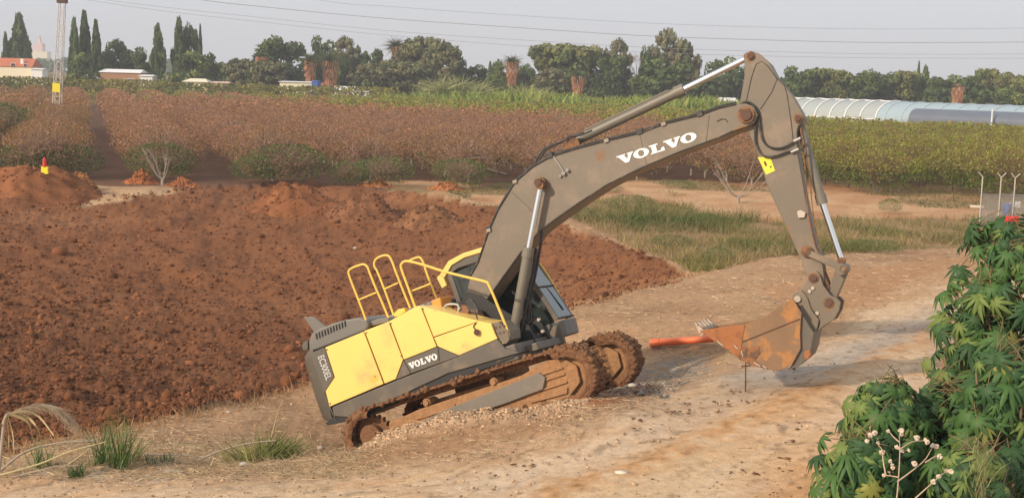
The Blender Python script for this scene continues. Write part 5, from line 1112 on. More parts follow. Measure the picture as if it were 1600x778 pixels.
e, he, d, xa, xb = house('farmhouse', -26, 49, 104, 91, 330, 7, 'cream farmhouse with a red tiled roof at the left edge', MT['plaster'], MT['tile'], [(-4.2, 4.6, 1.0, 1.1), (1.5, 4.8, 1.1, 1.0), (4.6, 4.8, .8, .9)])
m = MB(); m.box(3.0, 3.7, -2.5, -1.8, he+.5, he+2.0); m.build('chimney', MT['wht'], e)
house('shed', 49, 66, 108.5, 107, 326, 4, 'low white annex shed beside the red roofed farmhouse', MT['wht'], MT['wht'])
house('tent_roof_hut', 121, 147, 123, 117, 290, 5, 'small cream hut with pointed roof right of the pylon', MT['plaster'], MT['plaster'], hip=1.4)
house('long_shed', 157, 220, 113.5, 108.5, 285, 5, 'long shed with white sheet roof and brown wall under the round trees', mat('brown_wall', (.36, .19, .10), .85), MT['wht'], [(2.2, 2.8, 2.2, 1.5)], rz=-.06)
house('shed', 218, 238, 119, 117, 283, 4, 'small white roofed shed at the right end of the long shed', MT['wht'], MT['wht'])
house('shed', 287, 323, 128, 123, 270, 5, 'cream low building with sloping roof left of the small pink roof', MT['plaster'], MT['plaster'], hip=.8)
house('hut', 331, 356, 130, 127.5, 268, 4, 'tiny hut with flat pink roof', MT['bark'], mat('pink_roof', (.62, .42, .34), .8))
house('shed', 437, 487, 128.5, 127.5, 272, 6, 'cream walled shed with flat roof below the skirted palms', MT['plaster'], MT['wht'])
house('container', 487.5, 496, 127.5, 126, 271, 5, 'blue end unit at the right of the cream shed', MT['blue'], MT['blue'], overh=.05)
house('cottage', 494, 526, 138, 129.5, 282, 6, 'red roofed cottage under the wider skirted palm', MT['tile'], MT['tile'], hip=1.0)
house('tunnel_shed', 516, 556, 141, 135, 265, 7, 'white low tunnel roof right of the red roofed cottage', MT['wht'], MT['wht'], hip=.6)
house('shed', 556, 580, 143.5, 142.5, 262, 3, 'thin white shed at the right end of the tunnel roof', MT['wht'], MT['wht'])
house('cottage', 1126, 1152, 160, 153, 250, 5, 'white roofed cottage between the boom and the arm', MT['plaster'], MT['wht'], [(0, 3.0, .8, .8)])
house('shed', 900, 914, 160, 156, 262, 4, 'little orange shed half hidden behind the crop', mat('orange_shed', (.5, .22, .1), .8), MT['tile'])
# tower in the haze
c = dp(62, 85, 1500); e = empty('tower', (c[0], 1500, 4)); m = MB(); m.box(-11, 11, -6, 6, 0, c[2]-4+3); m.build('podium', MT['plaster'], e); m = MB(); m.box(-6, 5, -5, 5, c[2]-4, c[2]+8); m.build('shaft', MT['tower'], e); m = MB(); m.prism([(-3, c[2]+4), (3, c[2]+4), (.6, c[2]+17), (-.6, c[2]+17)], -2, 2); m.build('spire', MT['tower'], e); tag(e, 'pink tower block fading in the haze left of the pylon', 'tower')
# greenhouses
A = np.array([42.0, 206.0]); B = np.array([78.0, 160.0]); ax = (B-A)/np.linalg.norm(B-A); Lg = float(np.linalg.norm(B-A))
ang = math.atan2(ax[1], ax[0])
def arch(w, he, ht, n=12): return [(-w/2, 0), (-w/2, he)]+[(-w/2*math.cos(math.pi*k/n), he+(ht-he)*math.sin(math.pi*k/n)) for k in range(1, n)]+[(w/2, he), (w/2, 0)]
def tunnel(name, x0, x1, yoff, w, he, ht, parent, mt, th=.06):
    pr = arch(w, he, ht); m = MB(); v = [(x, yoff+p[0], p[1]) for x in (x0, x1) for p in pr]; n = len(pr)
    m.add(v, [(k, k+1, n+k+1, n+k) for k in range(n-1)], True)
    pr2 = [(p[0]*(1-th/w), p[1]-th if p[1] > 0 else 0) for p in pr]; v = [(x, yoff+p[0], p[1]) for x in (x0, x1) for p in pr2]; m.add(v, [(k, n+k, n+k+1, k+1) for k in range(n-1)], True)
    return m.build(name, mt, parent)
g = empty('greenhouse', (A[0], A[1], 0), ang); tag(g, 'long arched greenhouse with pale hoops and film behind the yellow green rows', 'greenhouse')
film = bpy.data.materials.new('thin_film'); t_, p_ = nodes(film); p_.inputs['Base Color'].default_value = (.55, .60, .58, 1); p_.inputs['Roughness'].default_value = .35; p_.inputs['Alpha'].default_value = .55
tunnel('film_roof', 0, 22, 0, 9, 2.4, 5.0, g, film)
tunnel('roof', 22.1, Lg+6, 0, 9, 2.4, 5.0, g, MT['roofb'])
for k in range(9):
    pr = arch(9.15, 2.4, 5.08, 14); m = MB(); m.tube([(k*2.75, p[0], p[1]) for p in pr], .11, 6); m.build('hoop_rib', MT['wht'], g)
for yy_ in (-4.5, 0, 4.5):
    m = MB(); m.tube([(0, yy_, 2.4 if yy_ else 5.0), (22, yy_, 2.4 if yy_ else 5.0)], .09, 6); m.build('purlin', MT['wht'], g)
for k in range(15):
    pr = arch(9.12, 2.4, 5.06, 14); m = MB(); m.tube([(23.5+k*2.75, p[0], p[1]) for p in pr], .05, 5); m.build('roof_rib', MT['foil'], g)
m = MB(); m.box(23, Lg+5.5, -4.6, -4.5, 0, 2.1); m.build('side_wall', MT['plaster'], g)
m = MB(); m.box(0, 22, -4.4, -4.35, 0, 1.6); m.build('side_wall', MT['foil'], g)
for k in range(10):
    m = MB(); m.box(23+k*3.2, 23.12+k*3.2, -4.72, -4.6, 0, 2.4); m.build('post', MT['wht'], g)
b0 = dp(1432, 180, 170); b = empty('barrel_roof_barn', (b0[0], 170, 0), ang+.12); tag(b, 'barn with a dark blue barrel roof in front of the greenhouse', 'barn')
tunnel('roof', 0, 30, 0, 4.2, 3.0, 4.3, b, MT['roofdark'])
m = MB(); pr = arch(4.15, 3.0, 4.25); m.add([(-.02, p[0], p[1]) for p in pr], [tuple(range(len(pr)))]); m.build('gable', MT['roofdark'], b)
m = MB(); m.box(.2, 29.8, -2.0, -1.9, 0, 2.95); m.build('wall', MT['plaster'], b)
for x_, w_ in ((8.5, 2.4), (15.0, 3.4)):
    m = MB(); m.box(x_, x_+w_, -2.03, -2.0, 0, 2.6); m.build('door_opening', MT['dark'], b)
m = MB(); m.tube([(11.5, -2.6, 0), (11.5, -2.6, 4.6)], .10, 6); m.build('downpipe', MT['wht'], b)

# ================================================================ pylon and wires
y_ = 130.; bs = dp(90, 140, y_); tp_ = dp(97, 3, y_); zt = tp_[2]; e = empty('lattice_pylon', (bs[0], y_, 0)); tag(e, 'pale steel lattice pylon with a yellow plate near its foot', 'pylon')
lean = (tp_[0]-bs[0])/(zt-bs[2])
def pc(sx, sy, z): h_ = .38-(.12*z/zt); return (sx*h_+lean*(z-4.2), sy*h_, z)
for sx in (-1, 1):
    for sy in (-1, 1): m = MB(); m.tube([pc(sx, sy, 0), pc(sx, sy, zt)], .042, 6); m.build('leg', MT['pylon'], e)
m = MB(); z_ = 0; k = 0
while z_ < zt-.7:
    for a, b_ in (((-1, -1), (1, -1)), ((1, -1), (1, 1)), ((1, 1), (-1, 1)), ((-1, 1), (-1, -1))):
        p, q = (a, b_) if k % 2 else (b_, a); m.tube([pc(*p, z_), pc(*q, z_+.75)], .024, 4); m.tube([pc(*a, z_), pc(*b_, z_)], .025, 4)
    z_ += .75; k += 1
o = m.build('lattice_brace', MT['pylon'], e); o['kind'] = 'stuff'
m = MB(); c = pc(0, -1, 4.7); m.box(c[0]-.42, c[0]+.36, c[1]-.08, c[1]-.03, 4.2, 5.1); m.build('plate', MT['decal'], e)
m = MB(); c = pc(0, 0, zt); m.box(c[0]-.45, c[0]+.45, -.35, .35, zt-.15, zt+.5); m.tube([(c[0]-.2, 0, zt+.5), (c[0]-.2, 0, zt+1.3)], .08, 6); m.tube([(c[0]+.25, 0, zt+.5), (c[0]+.25, 0, zt+1.2)], .07, 6); m.build('insulator_head', MT['pin'], e)
for lab, pts in (('thicker power line sagging lowest of the upper pair at right', [(-300, -100), (0, -48), (300, -2), (400, 10), (600, 29), (800, 43), (1000, 56), (1200, 63), (1400, 67), (1700, 65), (2000, 60)]), ('topmost power line in the sky', [(-300, -140), (0, -80), (480, -2), (600, 10), (800, 24), (1000, 36), (1200, 43), (1400, 46), (1700, 43), (2000, 38)]),
                 ('upper line of the faint lower pair', [(-300, -60), (0, -24), (150, -2), (250, 11), (400, 27), (600, 48), (800, 62), (1000, 74), (1200, 81), (1400, 85), (1700, 84), (2000, 80)]), ('lowest faint power line just above the trees', [(-300, -52), (0, -18), (120, -2), (250, 17), (400, 34), (600, 55), (800, 71), (1000, 82), (1200, 88), (1400, 91), (1700, 91), (2000, 88)])):
    m = MB(); th = .034 if 'thicker' in lab else .02; m.tube(smooth_pts([dp(u_, v_, 165) for u_, v_ in pts], 4), th, 5); tag(m.build('power_line', MT['wire']), lab, 'wire', 'power lines across the sky')

# ================================================================ fence corner at the right
yF = 63.
def fpost(u_, v0, v1, arms, lab=None, parent=None):
    a = dp(u_, v0, yF); z0 = float(zg(a[0], yF)[0])-.05; zt_ = dp(u_, v1, yF)[2]; m = MB(); m.tube([(a[0], yF, z0), (a[0], yF, zt_-.22)], .034, 8)
    for s in arms: m.tube([(a[0], yF, zt_-.24), (a[0]+s*.22, yF-.02, zt_)], .026, 6)
    return m.build('fence_post', MT['fpost'], parent), a[0], z0, zt_
fe = empty('chain_link_fence', (0, 0, 0)); tag(fe, 'chain link fence with pale forked posts at the right edge', 'fence')
ps = [fpost(1532, 325, 269, (-1,), parent=fe), fpost(1561, 325, 270, (-1, 1), parent=fe), fpost(1583, 324, 271, (-1, 1), parent=fe), fpost(1606, 324, 272, (1,), parent=fe), fpost(1640, 324, 273, (1,), parent=fe)]
for (o1_, xa, za, zb), (o2_, xc, zc_, zd) in zip(ps[:-1], ps[1:]):
    m = MB(); L = xc-xa; h_ = 1.5; n = int((L+h_)/.11)
    for k in range(n):
        for s in (0, 1):
            x0 = -h_+k*.11 if s == 0 else k*.11; pa, pb = (x0, 0), (x0+h_, h_)
            if s: pa, pb = (x0, 0), (x0-h_, h_)
            # clip
            def cl_(p, q):
                (x1, z1), (x2, z2) = p, q; r_ = []
                for t in (0.0, 1.0): r_.append(t)
                t0, t1 = 0.0, 1.0; dx = x2-x1
                for lim, sg in ((0, 1), (L, -1)):
                    f0 = (x1-lim)*sg; f1 = (x2-lim)*sg
                    if f0 < 0 and f1 < 0: return None
                    if f0 < 0: t0 = max(t0, f0/(f0-f1))
                    if f1 < 0: t1 = min(t1, f0/(f0-f1))
                if t0 >= t1: return None
                return (x1+dx*t0, z1+(z2-z1)*t0), (x1+dx*t1, z1+(z2-z1)*t1)
            c = cl_(pa, pb)
            if c: m.tube([(xa+c[0][0], yF+.03, za+.1+c[0][1]), (xa+c[1][0], yF+.03, za+.1+c[1][1])], .015, 3)
    m.tube([(xa, yF, za+1.62), (xc, yF, za+1.62)], .02, 5); m.tube([(xa, yF, za+.12), (xc, yF, za+.12)], .015, 5)
    o = m.build('chain_link_mesh', MT['steel'], fe); o['kind'] = 'stuff'
def on(u_, v_, y_): p = dp(u_, v_, y_); return float(p[0]), y_, float(zg(p[0], y_)[0])
# blue drum, red can, board and kerb inside
x, y, z = on(1576, 320, 65); m = MB(); e = empty('blue_drum', (x, y, z)); m.cyl((0, 0, 0), (0, 0, .95), .28, n=20)
for q_ in (.02, .32, .63, .93): m.cyl((0, 0, q_-.015), (0, 0, q_+.015), .295, n=20)
m.build('drum_body', MT['blue'], e); m = MB(); m.cyl((.1, 0, .95), (.1, 0, 1.0), .05, n=10); m.build('bung', MT['wht'], e); tag(e, 'blue drum behind the fence at the right edge', 'drum')
x, y, z = on(1583, 322, 62.0); e = empty('red_tank', (x, y, z)); m = MB(); m.cyl((-.3, 0, .42), (.3, 0, .42), .17, n=20).cyl((-.34, 0, .42), (-.3, 0, .42), .10, .17, n=20).cyl((.3, 0, .42), (.34, 0, .42), .17, .10, n=20); m.build('tank_body', MT['red'], e)
m = MB(); m.box(-.22, -.16, -.15, .15, 0, .3); m.box(.16, .22, -.15, .15, 0, .3); m.build('stand', MT['black'], e); m = MB(); m.tube(smooth_pts([(-.12, 0, .58), (-.06, 0, .66), (.06, 0, .66), (.12, 0, .58)]), .015); m.build('handle', MT['black'], e); tag(e, 'red tank on a black stand by the fence posts', 'tank')
x, y, z = on(1590, 318, 66); e = empty('white_board', (x, y, z)); m = MB(); m.box(-.14, .14, -.02, .02, .75, 1.05); m.build('board', MT['wht'], e); m = MB(); m.box(-.03, .03, .0, .04, 0, .8); m.build('stake', MT['steel'], e); tag(e, 'small white board on a stake behind the fence', 'sign')
for i, (u_, v_, L, lab) in enumerate(((1526, 326, .75, 'pale concrete kerb block at the foot of the first fence post'), (1575, 331, .6, 'pale concrete block showing above the castor leaves'))):
    p = hit(u_, v_); m = MB(); m.box(-L/2, L/2, -.12, .12, 0, .14); o = m.build('kerb_block', MT['block'], None, .02); o.location = p; o.rotation_euler = (0, 0, -.1); tag(o, lab, 'block', 'pale blocks by the fence')
p = hit(1518, 292); e = empty('black_tarpaulin', p); V = []; N = 14
for i in range(N+1):
    for j in range(N+1):
        a, b_ = i/N*2-1, j/N*2-1; V.append((a*.85, b_*.6, max(0, .42*(1-a*a)*(1-b_*b_)**.5+.12*(vnoise(np.array([a*4.]), np.array([b_*4.]), 3)[0]-.5))))
o = mesh_np('crumpled_sheet', V, [(i*(N+1)+j, (i+1)*(N+1)+j, (i+1)*(N+1)+j+1, i*(N+1)+j+1) for i in range(N) for j in range(N)], MT['black'], None, True, e); tag(e, 'crumpled black tarpaulin heap left of the fence', 'tarpaulin')
for i, (pts, lab) in enumerate((([(1283, 268), (1300, 272), (1325, 276), (1345, 280), (1362, 290)], 'pale fallen branch below the yellow green rows right of the arm'), ([(760, 268), (775, 272), (792, 276)], 'short pale fallen branch at the orchard edge left of the boom'), ([(560, 262), (590, 266)], 'pale log on the ground at the orchard front'))):
    m = MB(); P_ = [hit(u_, v_)+np.array([0, 0, .15]) for u_, v_ in pts]; m.tube(smooth_pts(P_, 4), .10, 7, r1=.05)
    for k in range(3): q = Vector(P_[min(k+1, len(P_)-1)]); m.tube([q, q+Vector((.3, -.2, .35))], .04, 5, r1=.015)
    tag(m.build('fallen_branch', MT['palebark']), lab, 'branch', 'fallen branches by the orchard')

# ================================================================ marker, pipe, stake
c = dp(70, 272, 65.2); e = empty('marker_post', (c[0], 65.2, c[2]-.36)); tag(e, 'red and yellow marker post on top of the tall earth heap', 'marker')
m = MB(); m.box(-.17, .17, -.05, .05, .36, .74); m.build('yellow_plate', MT['ylw'], e, .01); m = MB(); m.cyl((0, 0, .74), (0, 0, 1.14), .11, .075, n=14); m.cyl((0, 0, 1.14), (0, 0, 1.2), .05, .03, n=12); m.build('red_cap', MT['red'], e); m = MB(); m.cyl((0, 0, -.6), (0, 0, .4), .03, n=8); m.build('post', MT['steel'], e)
a, b_ = hit(1016, 546), hit(1122, 538); a[2] += .10; b_[2] += .15; m = MB(); A3, B3 = Vector(a), Vector(b_); d_ = (B3-A3).normalized(); n = 24
m.cyl(A3, B3, .078, n=n, cap=False); m.cyl(B3, A3, .068, n=n, cap=False)
pa = d_.orthogonal().normalized(); pb = d_.cross(pa)
for P0, s in ((A3, 1), (B3, -1)):
    v = [P0+(pa*math.cos(2*math.pi*k/n)+pb*math.sin(2*math.pi*k/n))*r for r in (.078, .068) for k in range(n)]; m.add(v, [(k, (k+1) % n, (k+1) % n+n, k+n) for k in range(n)])
e = empty('orange_pipe', (0, 0, 0)); m.build('pipe_wall', MT['orange'], e); m = MB(); m.cyl(A3-d_*.0, A3+d_*.22, .088, n=n, cap=False); m.build('socket_end', MT['orange'], e); tag(e, 'orange plastic pipe lying on the ground beside the bucket teeth', 'pipe')
p = hit(1165, 608); m = MB(); m.tube(smooth_pts([(p[0], p[1], p[2]-.1), (p[0]-.01, p[1], p[2]+.2), (p[0]-.02, p[1]+.02, p[2]+.48)], 3), .014, 6, r1=.010); m.tube([(p[0]-.09, p[1], p[2]+.40), (p[0]+.07, p[1], p[2]+.43)], .012, 5); tag(m.build('dry_stake', MT['pin']), 'thin dark stake standing in front of the bucket', 'stake')
for u_, v_, r_, lab in ((357, 645, .05, 'small white stone on the brown verge left of the excavator'), (972, 742, .07, 'pale crumpled litter on the sandy road at the bottom'), (555, 392, .09, 'small white stone on the ploughed soil above the handrails'), (500, 702, .06, 'white stone by the rear of the near track'), (380, 727, .07, 'grey white stone below the green grass tuft'), (988, 604, .07, 'white stone in the gravel by the far track')):
    p = hit(u_, v_); V = ICO*rng.uniform(.7, 1.3, (12, 3))*r_*np.array([1.4, 1, .7])+p+np.array([0, 0, r_*.3]); o = mesh_np('pale_stone', V-p, ICF, MT['stone'] if 'white' in lab else MT['block'], None); o.location = p; tag(o, lab, 'stone', 'scattered pale stones')

# ================================================================ reeds in the left foreground
def reedpx(pts, y_, r0=.02, r1=.006, dy=.5, n=6):
    P_ = [dp(u_, v_, y_+dy*(i/len(pts)-.5)) for i, (u_, v_) in enumerate(pts)]; m = MB(); m.tube(smooth_pts(P_, 4), r0, n, r1=r1); return m
e = empty('dead_reed', (0, 0, 0)); tag(e, 'dead reed bent over with a drooping pale plume at the left edge', 'reed')
reedpx([(-6, 760), (0, 720), (4, 680), (8, 652), (16, 645)], 18.5, .03, .02).build('stem', MT['palebark'], e)
Lv = [[(10, 648), (2, 665), (8, 690), (16, 712)], [(12, 648), (20, 680), (22, 710)], [(14, 648), (40, 650), (58, 668), (66, 692)], [(14, 646), (36, 642), (60, 650), (84, 680)], [(10, 648), (14, 690), (10, 730)], [(16, 646), (44, 660), (52, 690)]]
for L_ in Lv:
    m = MB(); P_ = smooth_pts([dp(u_, v_, 18.4+.3*i*random.uniform(-.4, .8)) for i, (u_, v_) in enumerate(L_)], 5)
    for k in range(len(P_)-1):
        w_ = .028*(1-abs(k/len(P_)-.3)); a, b_ = P_[k], P_[k+1]; s = Vector((.3, -.2, 1))*w_; m.add([a-s, a+s, b_+s*.9, b_-s*.9], [(0, 1, 2, 3)])
    m.build('blade', mat('dry_reed_leaf', (.46, .38, .20), .8) if L_ is Lv[0] else bpy.data.materials['dry_reed_leaf'], e)
n = 900; base_p = smooth_pts([dp(u_, v_, 18.5) for u_, v_ in [(16, 645), (45, 634), (70, 632), (95, 642), (118, 664)]], 12); idx = rng.integers(0, len(base_p)-6, n); P_ = np.array([tuple(base_p[i]) for i in idx])
D_ = np.array([tuple((base_p[i+5]-base_p[i]).normalized()) for i in idx])+rng.normal(0, .18, (n, 3))+np.array([0, 0, -.25]); blades('plume', P_, D_, rng.uniform(.12, .34, n), rng.uniform(.006, .014, n), base((.44, .35, .24), n, .2), MT['leaf'], None, .2, 3, None, e)
def tuft(u_, v_, n, hgt, w_, col, lab, name='grass_tuft', lean=0.0, spread=.25, cat='grass tuft', group='grass tufts of the foreground'):
    p = hit(u_, v_); q = np.tile(p, (n, 1)); q[:, :2] += rng.normal(0, w_*.25, (n, 2)); D_ = np.stack([rng.normal(lean, spread, n), rng.normal(0, spread, n), np.ones(n)], -1)
    e = empty(name, p); o = blades('blades', q-p, D_, rng.uniform(.45, 1.0, n)*hgt*1.45, rng.uniform(.014, .03, n), base(col, n, .25), MT['leaf'], None, .14, 4, None, e); return tag(e, lab, cat, group)
tuft(158, 728, 60, .62, .3, (.13, .19, .06), 'green reed tuft left of the tallest one')
tuft(186, 733, 70, .78, .28, (.13, .20, .055), 'tallest green reed tuft in the left foreground')
tuft(66, 735, 40, .40, .3, (.14, .20, .06), 'short green tuft under the dead reed')
tuft(118, 745, 50, .22, .3, (.09, .17, .05), 'small dark green tuft on the pale gravel')
tuft(205, 722, 30, .45, .3, (.26, .27, .10), 'yellowing tuft just right of the tallest green one', lean=.4)
tuft(420, 718, 260, .50, .75, (.16, .19, .045), 'leaning green and yellow grass clump with a dry stick left of the excavator', lean=.6, spread=.6)
tuft(390, 722, 120, .38, .6, (.28, .27, .09), 'yellow grass clump at the left of the leaning green clump', lean=-.7, spread=.6)
tuft(250, 722, 60, .16, .5, (.07, .13, .06), 'low blue green tuft among the fallen canes')
n_c = 0
for pts, r_, lab in (([(420, 700), (428, 668), (436, 640), (442, 624)], .016, 'pale dry stick standing up from the grass clump'), ([(0, 735), (40, 705), (90, 692), (150, 688)], .022, 'long pale cane arching from the left edge'), ([(0, 742), (60, 725), (110, 705), (165, 690)], .02, 'lower pale cane lying beside the arching one'), ([(200, 712), (260, 710), (310, 713), (350, 722)], .018, 'pale cane lying flat in the middle of the canes'),
     ([(290, 698), (304, 716), (315, 732)], .02, 'short slanting cane in front of the verge'), ([(310, 718), (350, 702), (390, 692), (430, 688)], .02, 'dry cane running up to the grass clump'), ([(100, 730), (120, 716), (140, 700)], .015, 'short leaning cane among the green tufts'), ([(20, 745), (60, 735), (90, 728), (130, 727)], .015, 'thin cane resting on the pale gravel'), ([(330, 727), (335, 716), (345, 722)], .015, 'bent scrap of cane beside the slanting one'), ([(408, 712), (412, 724), (411, 732)], .012, 'stub of cane under the grass clump')):
    yb = hit(*pts[0])[1]-.3; m = MB(); P_ = [dp(u_, v_, yb) for u_, v_ in pts]
    for p in P_: p[2] = max(p[2], float(zg(p[0], p[1])[0])+.02)
    m.tube(smooth_pts(P_, 4), r_, 6, r1=r_*.5); tag(m.build('dry_cane', MT['palebark'] if n_c % 2 else bpy.data.materials['dry_reed_leaf']), lab, 'cane', 'dry canes of the left foreground'); n_c += 1

# ================================================================ castor plants at the right
def castor_leaf(seed, col, R=.165):
    g = random.Random(seed); n = 8; m_v = [(0, 0, 0)]; Fq = []; C = []
    angs = [(-145+i*290/(n-1)) for i in range(n)]; lens = [R*(.62+.42*math.cos(R_(a)*.55))*g.uniform(.9, 1.1) for a in angs]
    def P(a, r, dz=0): a = R_(a); return (math.sin(a)*r, math.cos(a)*r, -1.6*r*r/R*.55+dz)
    stp = 290/(n-1)/2
    for i, a in enumerate(angs):
        l = lens[i]; b0 = len(m_v)
        m_v += [P(a-stp, R*.30), P(a-stp*.62, l*.60, -.008), P(a, l*1.0), P(a+stp*.62, l*.60, -.008), P(a+stp, R*.30), P(a, l*.55, .012)]
        Fq += [(0, b0, b0+5), (b0, b0+1, b0+5), (b0+1, b0+2, b0+5), (b0+2, b0+3, b0+5), (b0+3, b0+4, b0+5), (b0+4, 0, b0+5)]
    C = [tuple(np.array(col)*g.uniform(.85, 1.1)) for _ in m_v]
    # petiole
    b0 = len(m_v); pts = [(0, 0, 0), (0, -.07, -.05), (0, -.18, -.07), (0, -.30, -.14)]
    for p in pts: m_v += [(p[0]-.005, p[1], p[2]), (p[0]+.005, p[1], p[2]), (p[0], p[1], p[2]+.006)]
    for i in range(3):
        for k in range(3): Fq += [(b0+i*3+k, b0+i*3+(k+1) % 3, b0+i*3+3+(k+1) % 3), (b0+i*3+k, b0+i*3+3+(k+1) % 3, b0+i*3+3+k)]
    C += [(.30, .22, .10)]*12
    return mesh_np('leaf', np.array(m_v), np.array(Fq), MT['leaf'], np.array(C), False, False)
LEAVES = {'dark': [castor_leaf(i, (.050, .115, .036)) for i in range(4)], 'mid': [castor_leaf(10+i, (.085, .175, .042)) for i in range(4)], 'light': [castor_leaf(20+i, (.19, .26, .06)) for i in range(3)], 'yellow': [castor_leaf(30+i, (.30, .30, .06)) for i in range(2)]}
def castor(u_, y_, vt, W, nleaf, lab, seed, lean=0.0, light=.22, low=.0):
    g = random.Random(seed); top = dp(u_, vt, y_); z0 = float(zg(top[0], y_)[0]); Hh = top[2]-z0; e = empty('castor_plant', (top[0], y_, z0)); tag(e, lab, 'shrub', 'castor oil shrubs beside the road')
    tips = []
    for k in range(7):
        a = k*2.4+g.random(); r = W*g.uniform(.15, .75); h_ = Hh*g.uniform(.55, .92); m = MB(); p1 = Vector((math.cos(a)*r*.4, math.sin(a)*r*.4, h_*.5)); p2 = Vector((math.cos(a)*r+lean, math.sin(a)*r, h_))
        m.tube(smooth_pts([(0, 0, -.05), p1, p2], 4), .028, 6, r1=.012); m.build('stem', STEM, e); tips.append((p1, p2))
    for k in range(nleaf):
        h_ = low+(1-low)*g.random()**.75; f = math.sqrt(max(.03, 1-((h_-.45)/.60)**2)) if h_ > .45 else .8+.2*h_/.45
        a = g.uniform(0, 2*math.pi); rr = W*f*g.uniform(.45, 1.0)**.6; lob = 1+.22*math.sin(a*3+seed+h_*5)
        p = Vector((math.cos(a)*rr*lob+lean*h_, math.sin(a)*rr*lob*.9, h_*Hh*.97)); outw = Vector((math.cos(a), math.sin(a), 0))
        nrm = (outw*.75+Vector((g.uniform(-.5, .5), g.uniform(-.5, .5)-.15, g.uniform(.35, 1.0)))).normalized()
        t_ = g.random(); kd = 'yellow' if t_ < .012*light/.15 else 'light' if t_ < light else 'mid' if t_ < .55 else 'dark'
        o = link('leaf', g.choice(LEAVES[kd]), e); o.location = p
        q = nrm.to_track_quat('Z', 'Y'); tw = (outw+Vector((0, 0, -.5))+Vector((g.uniform(-.6, .6), g.uniform(-.6, .6), 0)))
        loc = q.inverted() @ tw; ang_ = math.atan2(loc.y, loc.x)-math.pi/2
        from mathutils import Quaternion
        o.rotation_mode = 'QUATERNION'; o.rotation_quaternion = q @ Quaternion((0, 0, 1), ang_); s = g.choice((.55, .8, 1.0, 1.15, 1.35))*g.uniform(.9, 1.1); o.scale = (s, s, s)
    return e
STEM = mat('castor_stem', (.22, .14, .08), .6, var=.25, scale=8)
castor(1610, 14.0, 345, .80, 298, 'tall castor shrub at the very edge behind the tallest one', 11)
castor(1592, 14.6, 330, .92, 298, 'tallest dark green castor shrub at the right edge below the fence', 1)
castor(1545, 13.9, 430, .48, 298, 'castor shrub with a pale leaf leaning left from the tallest one', 2)
castor(1385, 12.6, 588, .62, 298, 'low castor shrub furthest left, yellow leaves by the road', 3, light=.35)
castor(1480, 12.9, 600, .60, 298, 'low castor shrub in the middle behind the dry seed stalk', 4, light=.2)
castor(1585, 12.4, 535, .66, 290, 'castor shrub at the lower right corner in front of the tallest', 5, light=.2)
castor(1350, 11.9, 680, .42, 220, 'lowest castor shrub at the bottom beside the sandy road', 6)
castor(1530, 11.6, 690, .50, 250, 'castor shrub at the bottom edge right of the dry seed stalk', 7, light=.25)
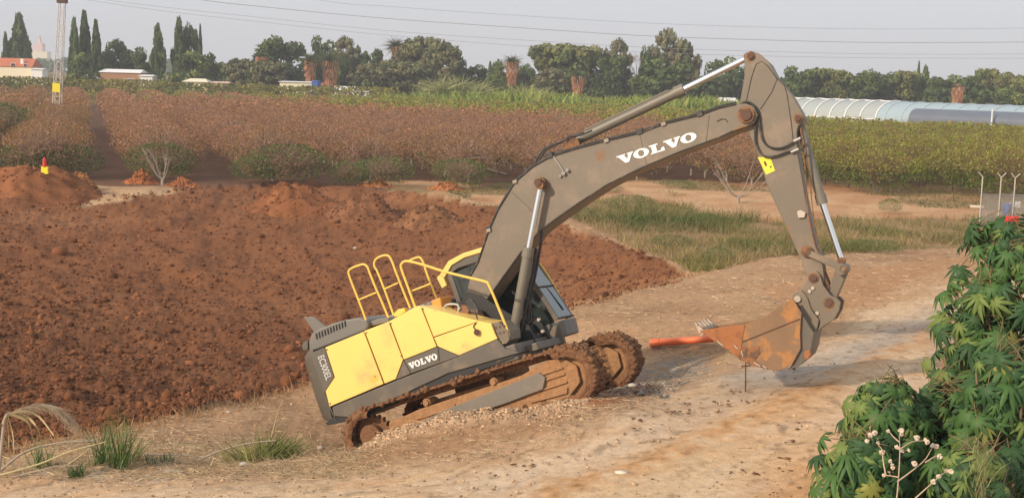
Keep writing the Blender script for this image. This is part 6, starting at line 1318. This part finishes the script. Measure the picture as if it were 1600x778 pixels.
# dry seed stalks
e = empty('dry_seed_stalk', (0, 0, 0)); tag(e, 'dry pale branching seed stalk in front of the castor shrubs', 'dry plant')
yS = 10.9; SM = mat('dry_stalk', (.50, .36, .22), .85, var=.15, scale=9); SH = mat('pale_seed_head', (.66, .52, .38), .9, var=.2, bump=.004, scale=30)
for pts in ([(1398, 800), (1402, 770), (1405, 730), (1406, 700), (1405, 680)], [(1402, 752), (1425, 735), (1445, 718), (1456, 700)], [(1405, 702), (1425, 690), (1445, 688)], [(1446, 722), (1462, 712), (1468, 712)], [(1384, 742), (1380, 720), (1378, 702), (1372, 694)], [(1404, 745), (1392, 743), (1380, 742)], [(1405, 690), (1396, 682), (1388, 672)], [(1430, 778), (1450, 760), (1470, 742), (1480, 736)]):
    reedpx(pts, yS, .007, .003, .25).build('branch', SM, e)
for u_, v_ in [(1360, 679), (1367, 676), (1355, 689), (1372, 691), (1388, 673), (1408, 672), (1409, 678), (1433, 684), (1446, 687), (1449, 690), (1457, 696), (1463, 697), (1378, 706), (1404, 700), (1410, 704), (1401, 698), (1468, 713), (1429, 724), (1394, 726), (1381, 742), (1479, 735), (1486, 736), (1467, 744), (1458, 752), (1391, 720), (1395, 730), (1420, 703)]:
    c = dp(u_, v_, yS+random.uniform(-.12, .12)); m = MB(); r_ = random.uniform(.012, .024)
    for k in range(7):
        a = k*.9; m.cyl(c, (c[0]+math.cos(a)*r_*.9, c[1]+random.uniform(-1, 1)*r_, c[2]+math.sin(a)*r_*.9), r_*.30, r_*.55, n=6)
    m.build('seed_head', SH, e)
p = hit(1500, 600); n = 500; q = np.tile(p, (n, 1)); q[:, :2] += rng.normal(0, .22, (n, 2)); e = empty('dead_weeds', p); blades('stalks', q-p, np.stack([rng.normal(-.1, .25, n), rng.normal(0, .2, n), np.ones(n)], -1), rng.uniform(.3, .8, n), rng.uniform(.008, .016, n), base((.40, .22, .13), n, .25), MT['leaf'], None, .15, 2, None, e); tag(e, 'reddish dead weed stalks between the castor shrubs', 'dry weeds')
c = dp(1530, 770, 11.2); n = 260; z0 = float(zg(c[0], 11.2)[0]); e = empty('feathery_weed', (c[0], 11.2, z0)); q = np.zeros((n, 3)); q[:, 2] = rng.uniform(0, 2.0, n); q[:, 0] = rng.normal(0, .05, n); blades('stalks', q, np.stack([rng.normal(0, .35, n), rng.normal(0, .3, n), np.ones(n)], -1), rng.uniform(.2, .5, n), rng.uniform(.006, .011, n), base((.27, .24, .11), n, .25), MT['leaf'], None, .2, 3, None, e); tag(e, 'feathery olive weed rising right of the dry seed stalk', 'weed')

# ================================================================ air
m = MB(); m.box(-1300, 1300, -30, 2200, -6, 62); hz = m.build('haze', [], None); hm = bpy.data.materials.new('haze_air'); hm.use_nodes = True; t_ = hm.node_tree; t_.nodes.clear()
o_ = t_.nodes.new('ShaderNodeOutputMaterial'); pv = t_.nodes.new('ShaderNodeVolumePrincipled'); pv.inputs['Color'].default_value = (.93, .95, 1, 1); pv.inputs['Density'].default_value = .00045; t_.links.new(pv.outputs[0], o_.inputs['Volume'])
hz.data.materials.append(hm); hz['kind'] = 'stuff'; hz['label'] = 'thin pale haze over the plain'
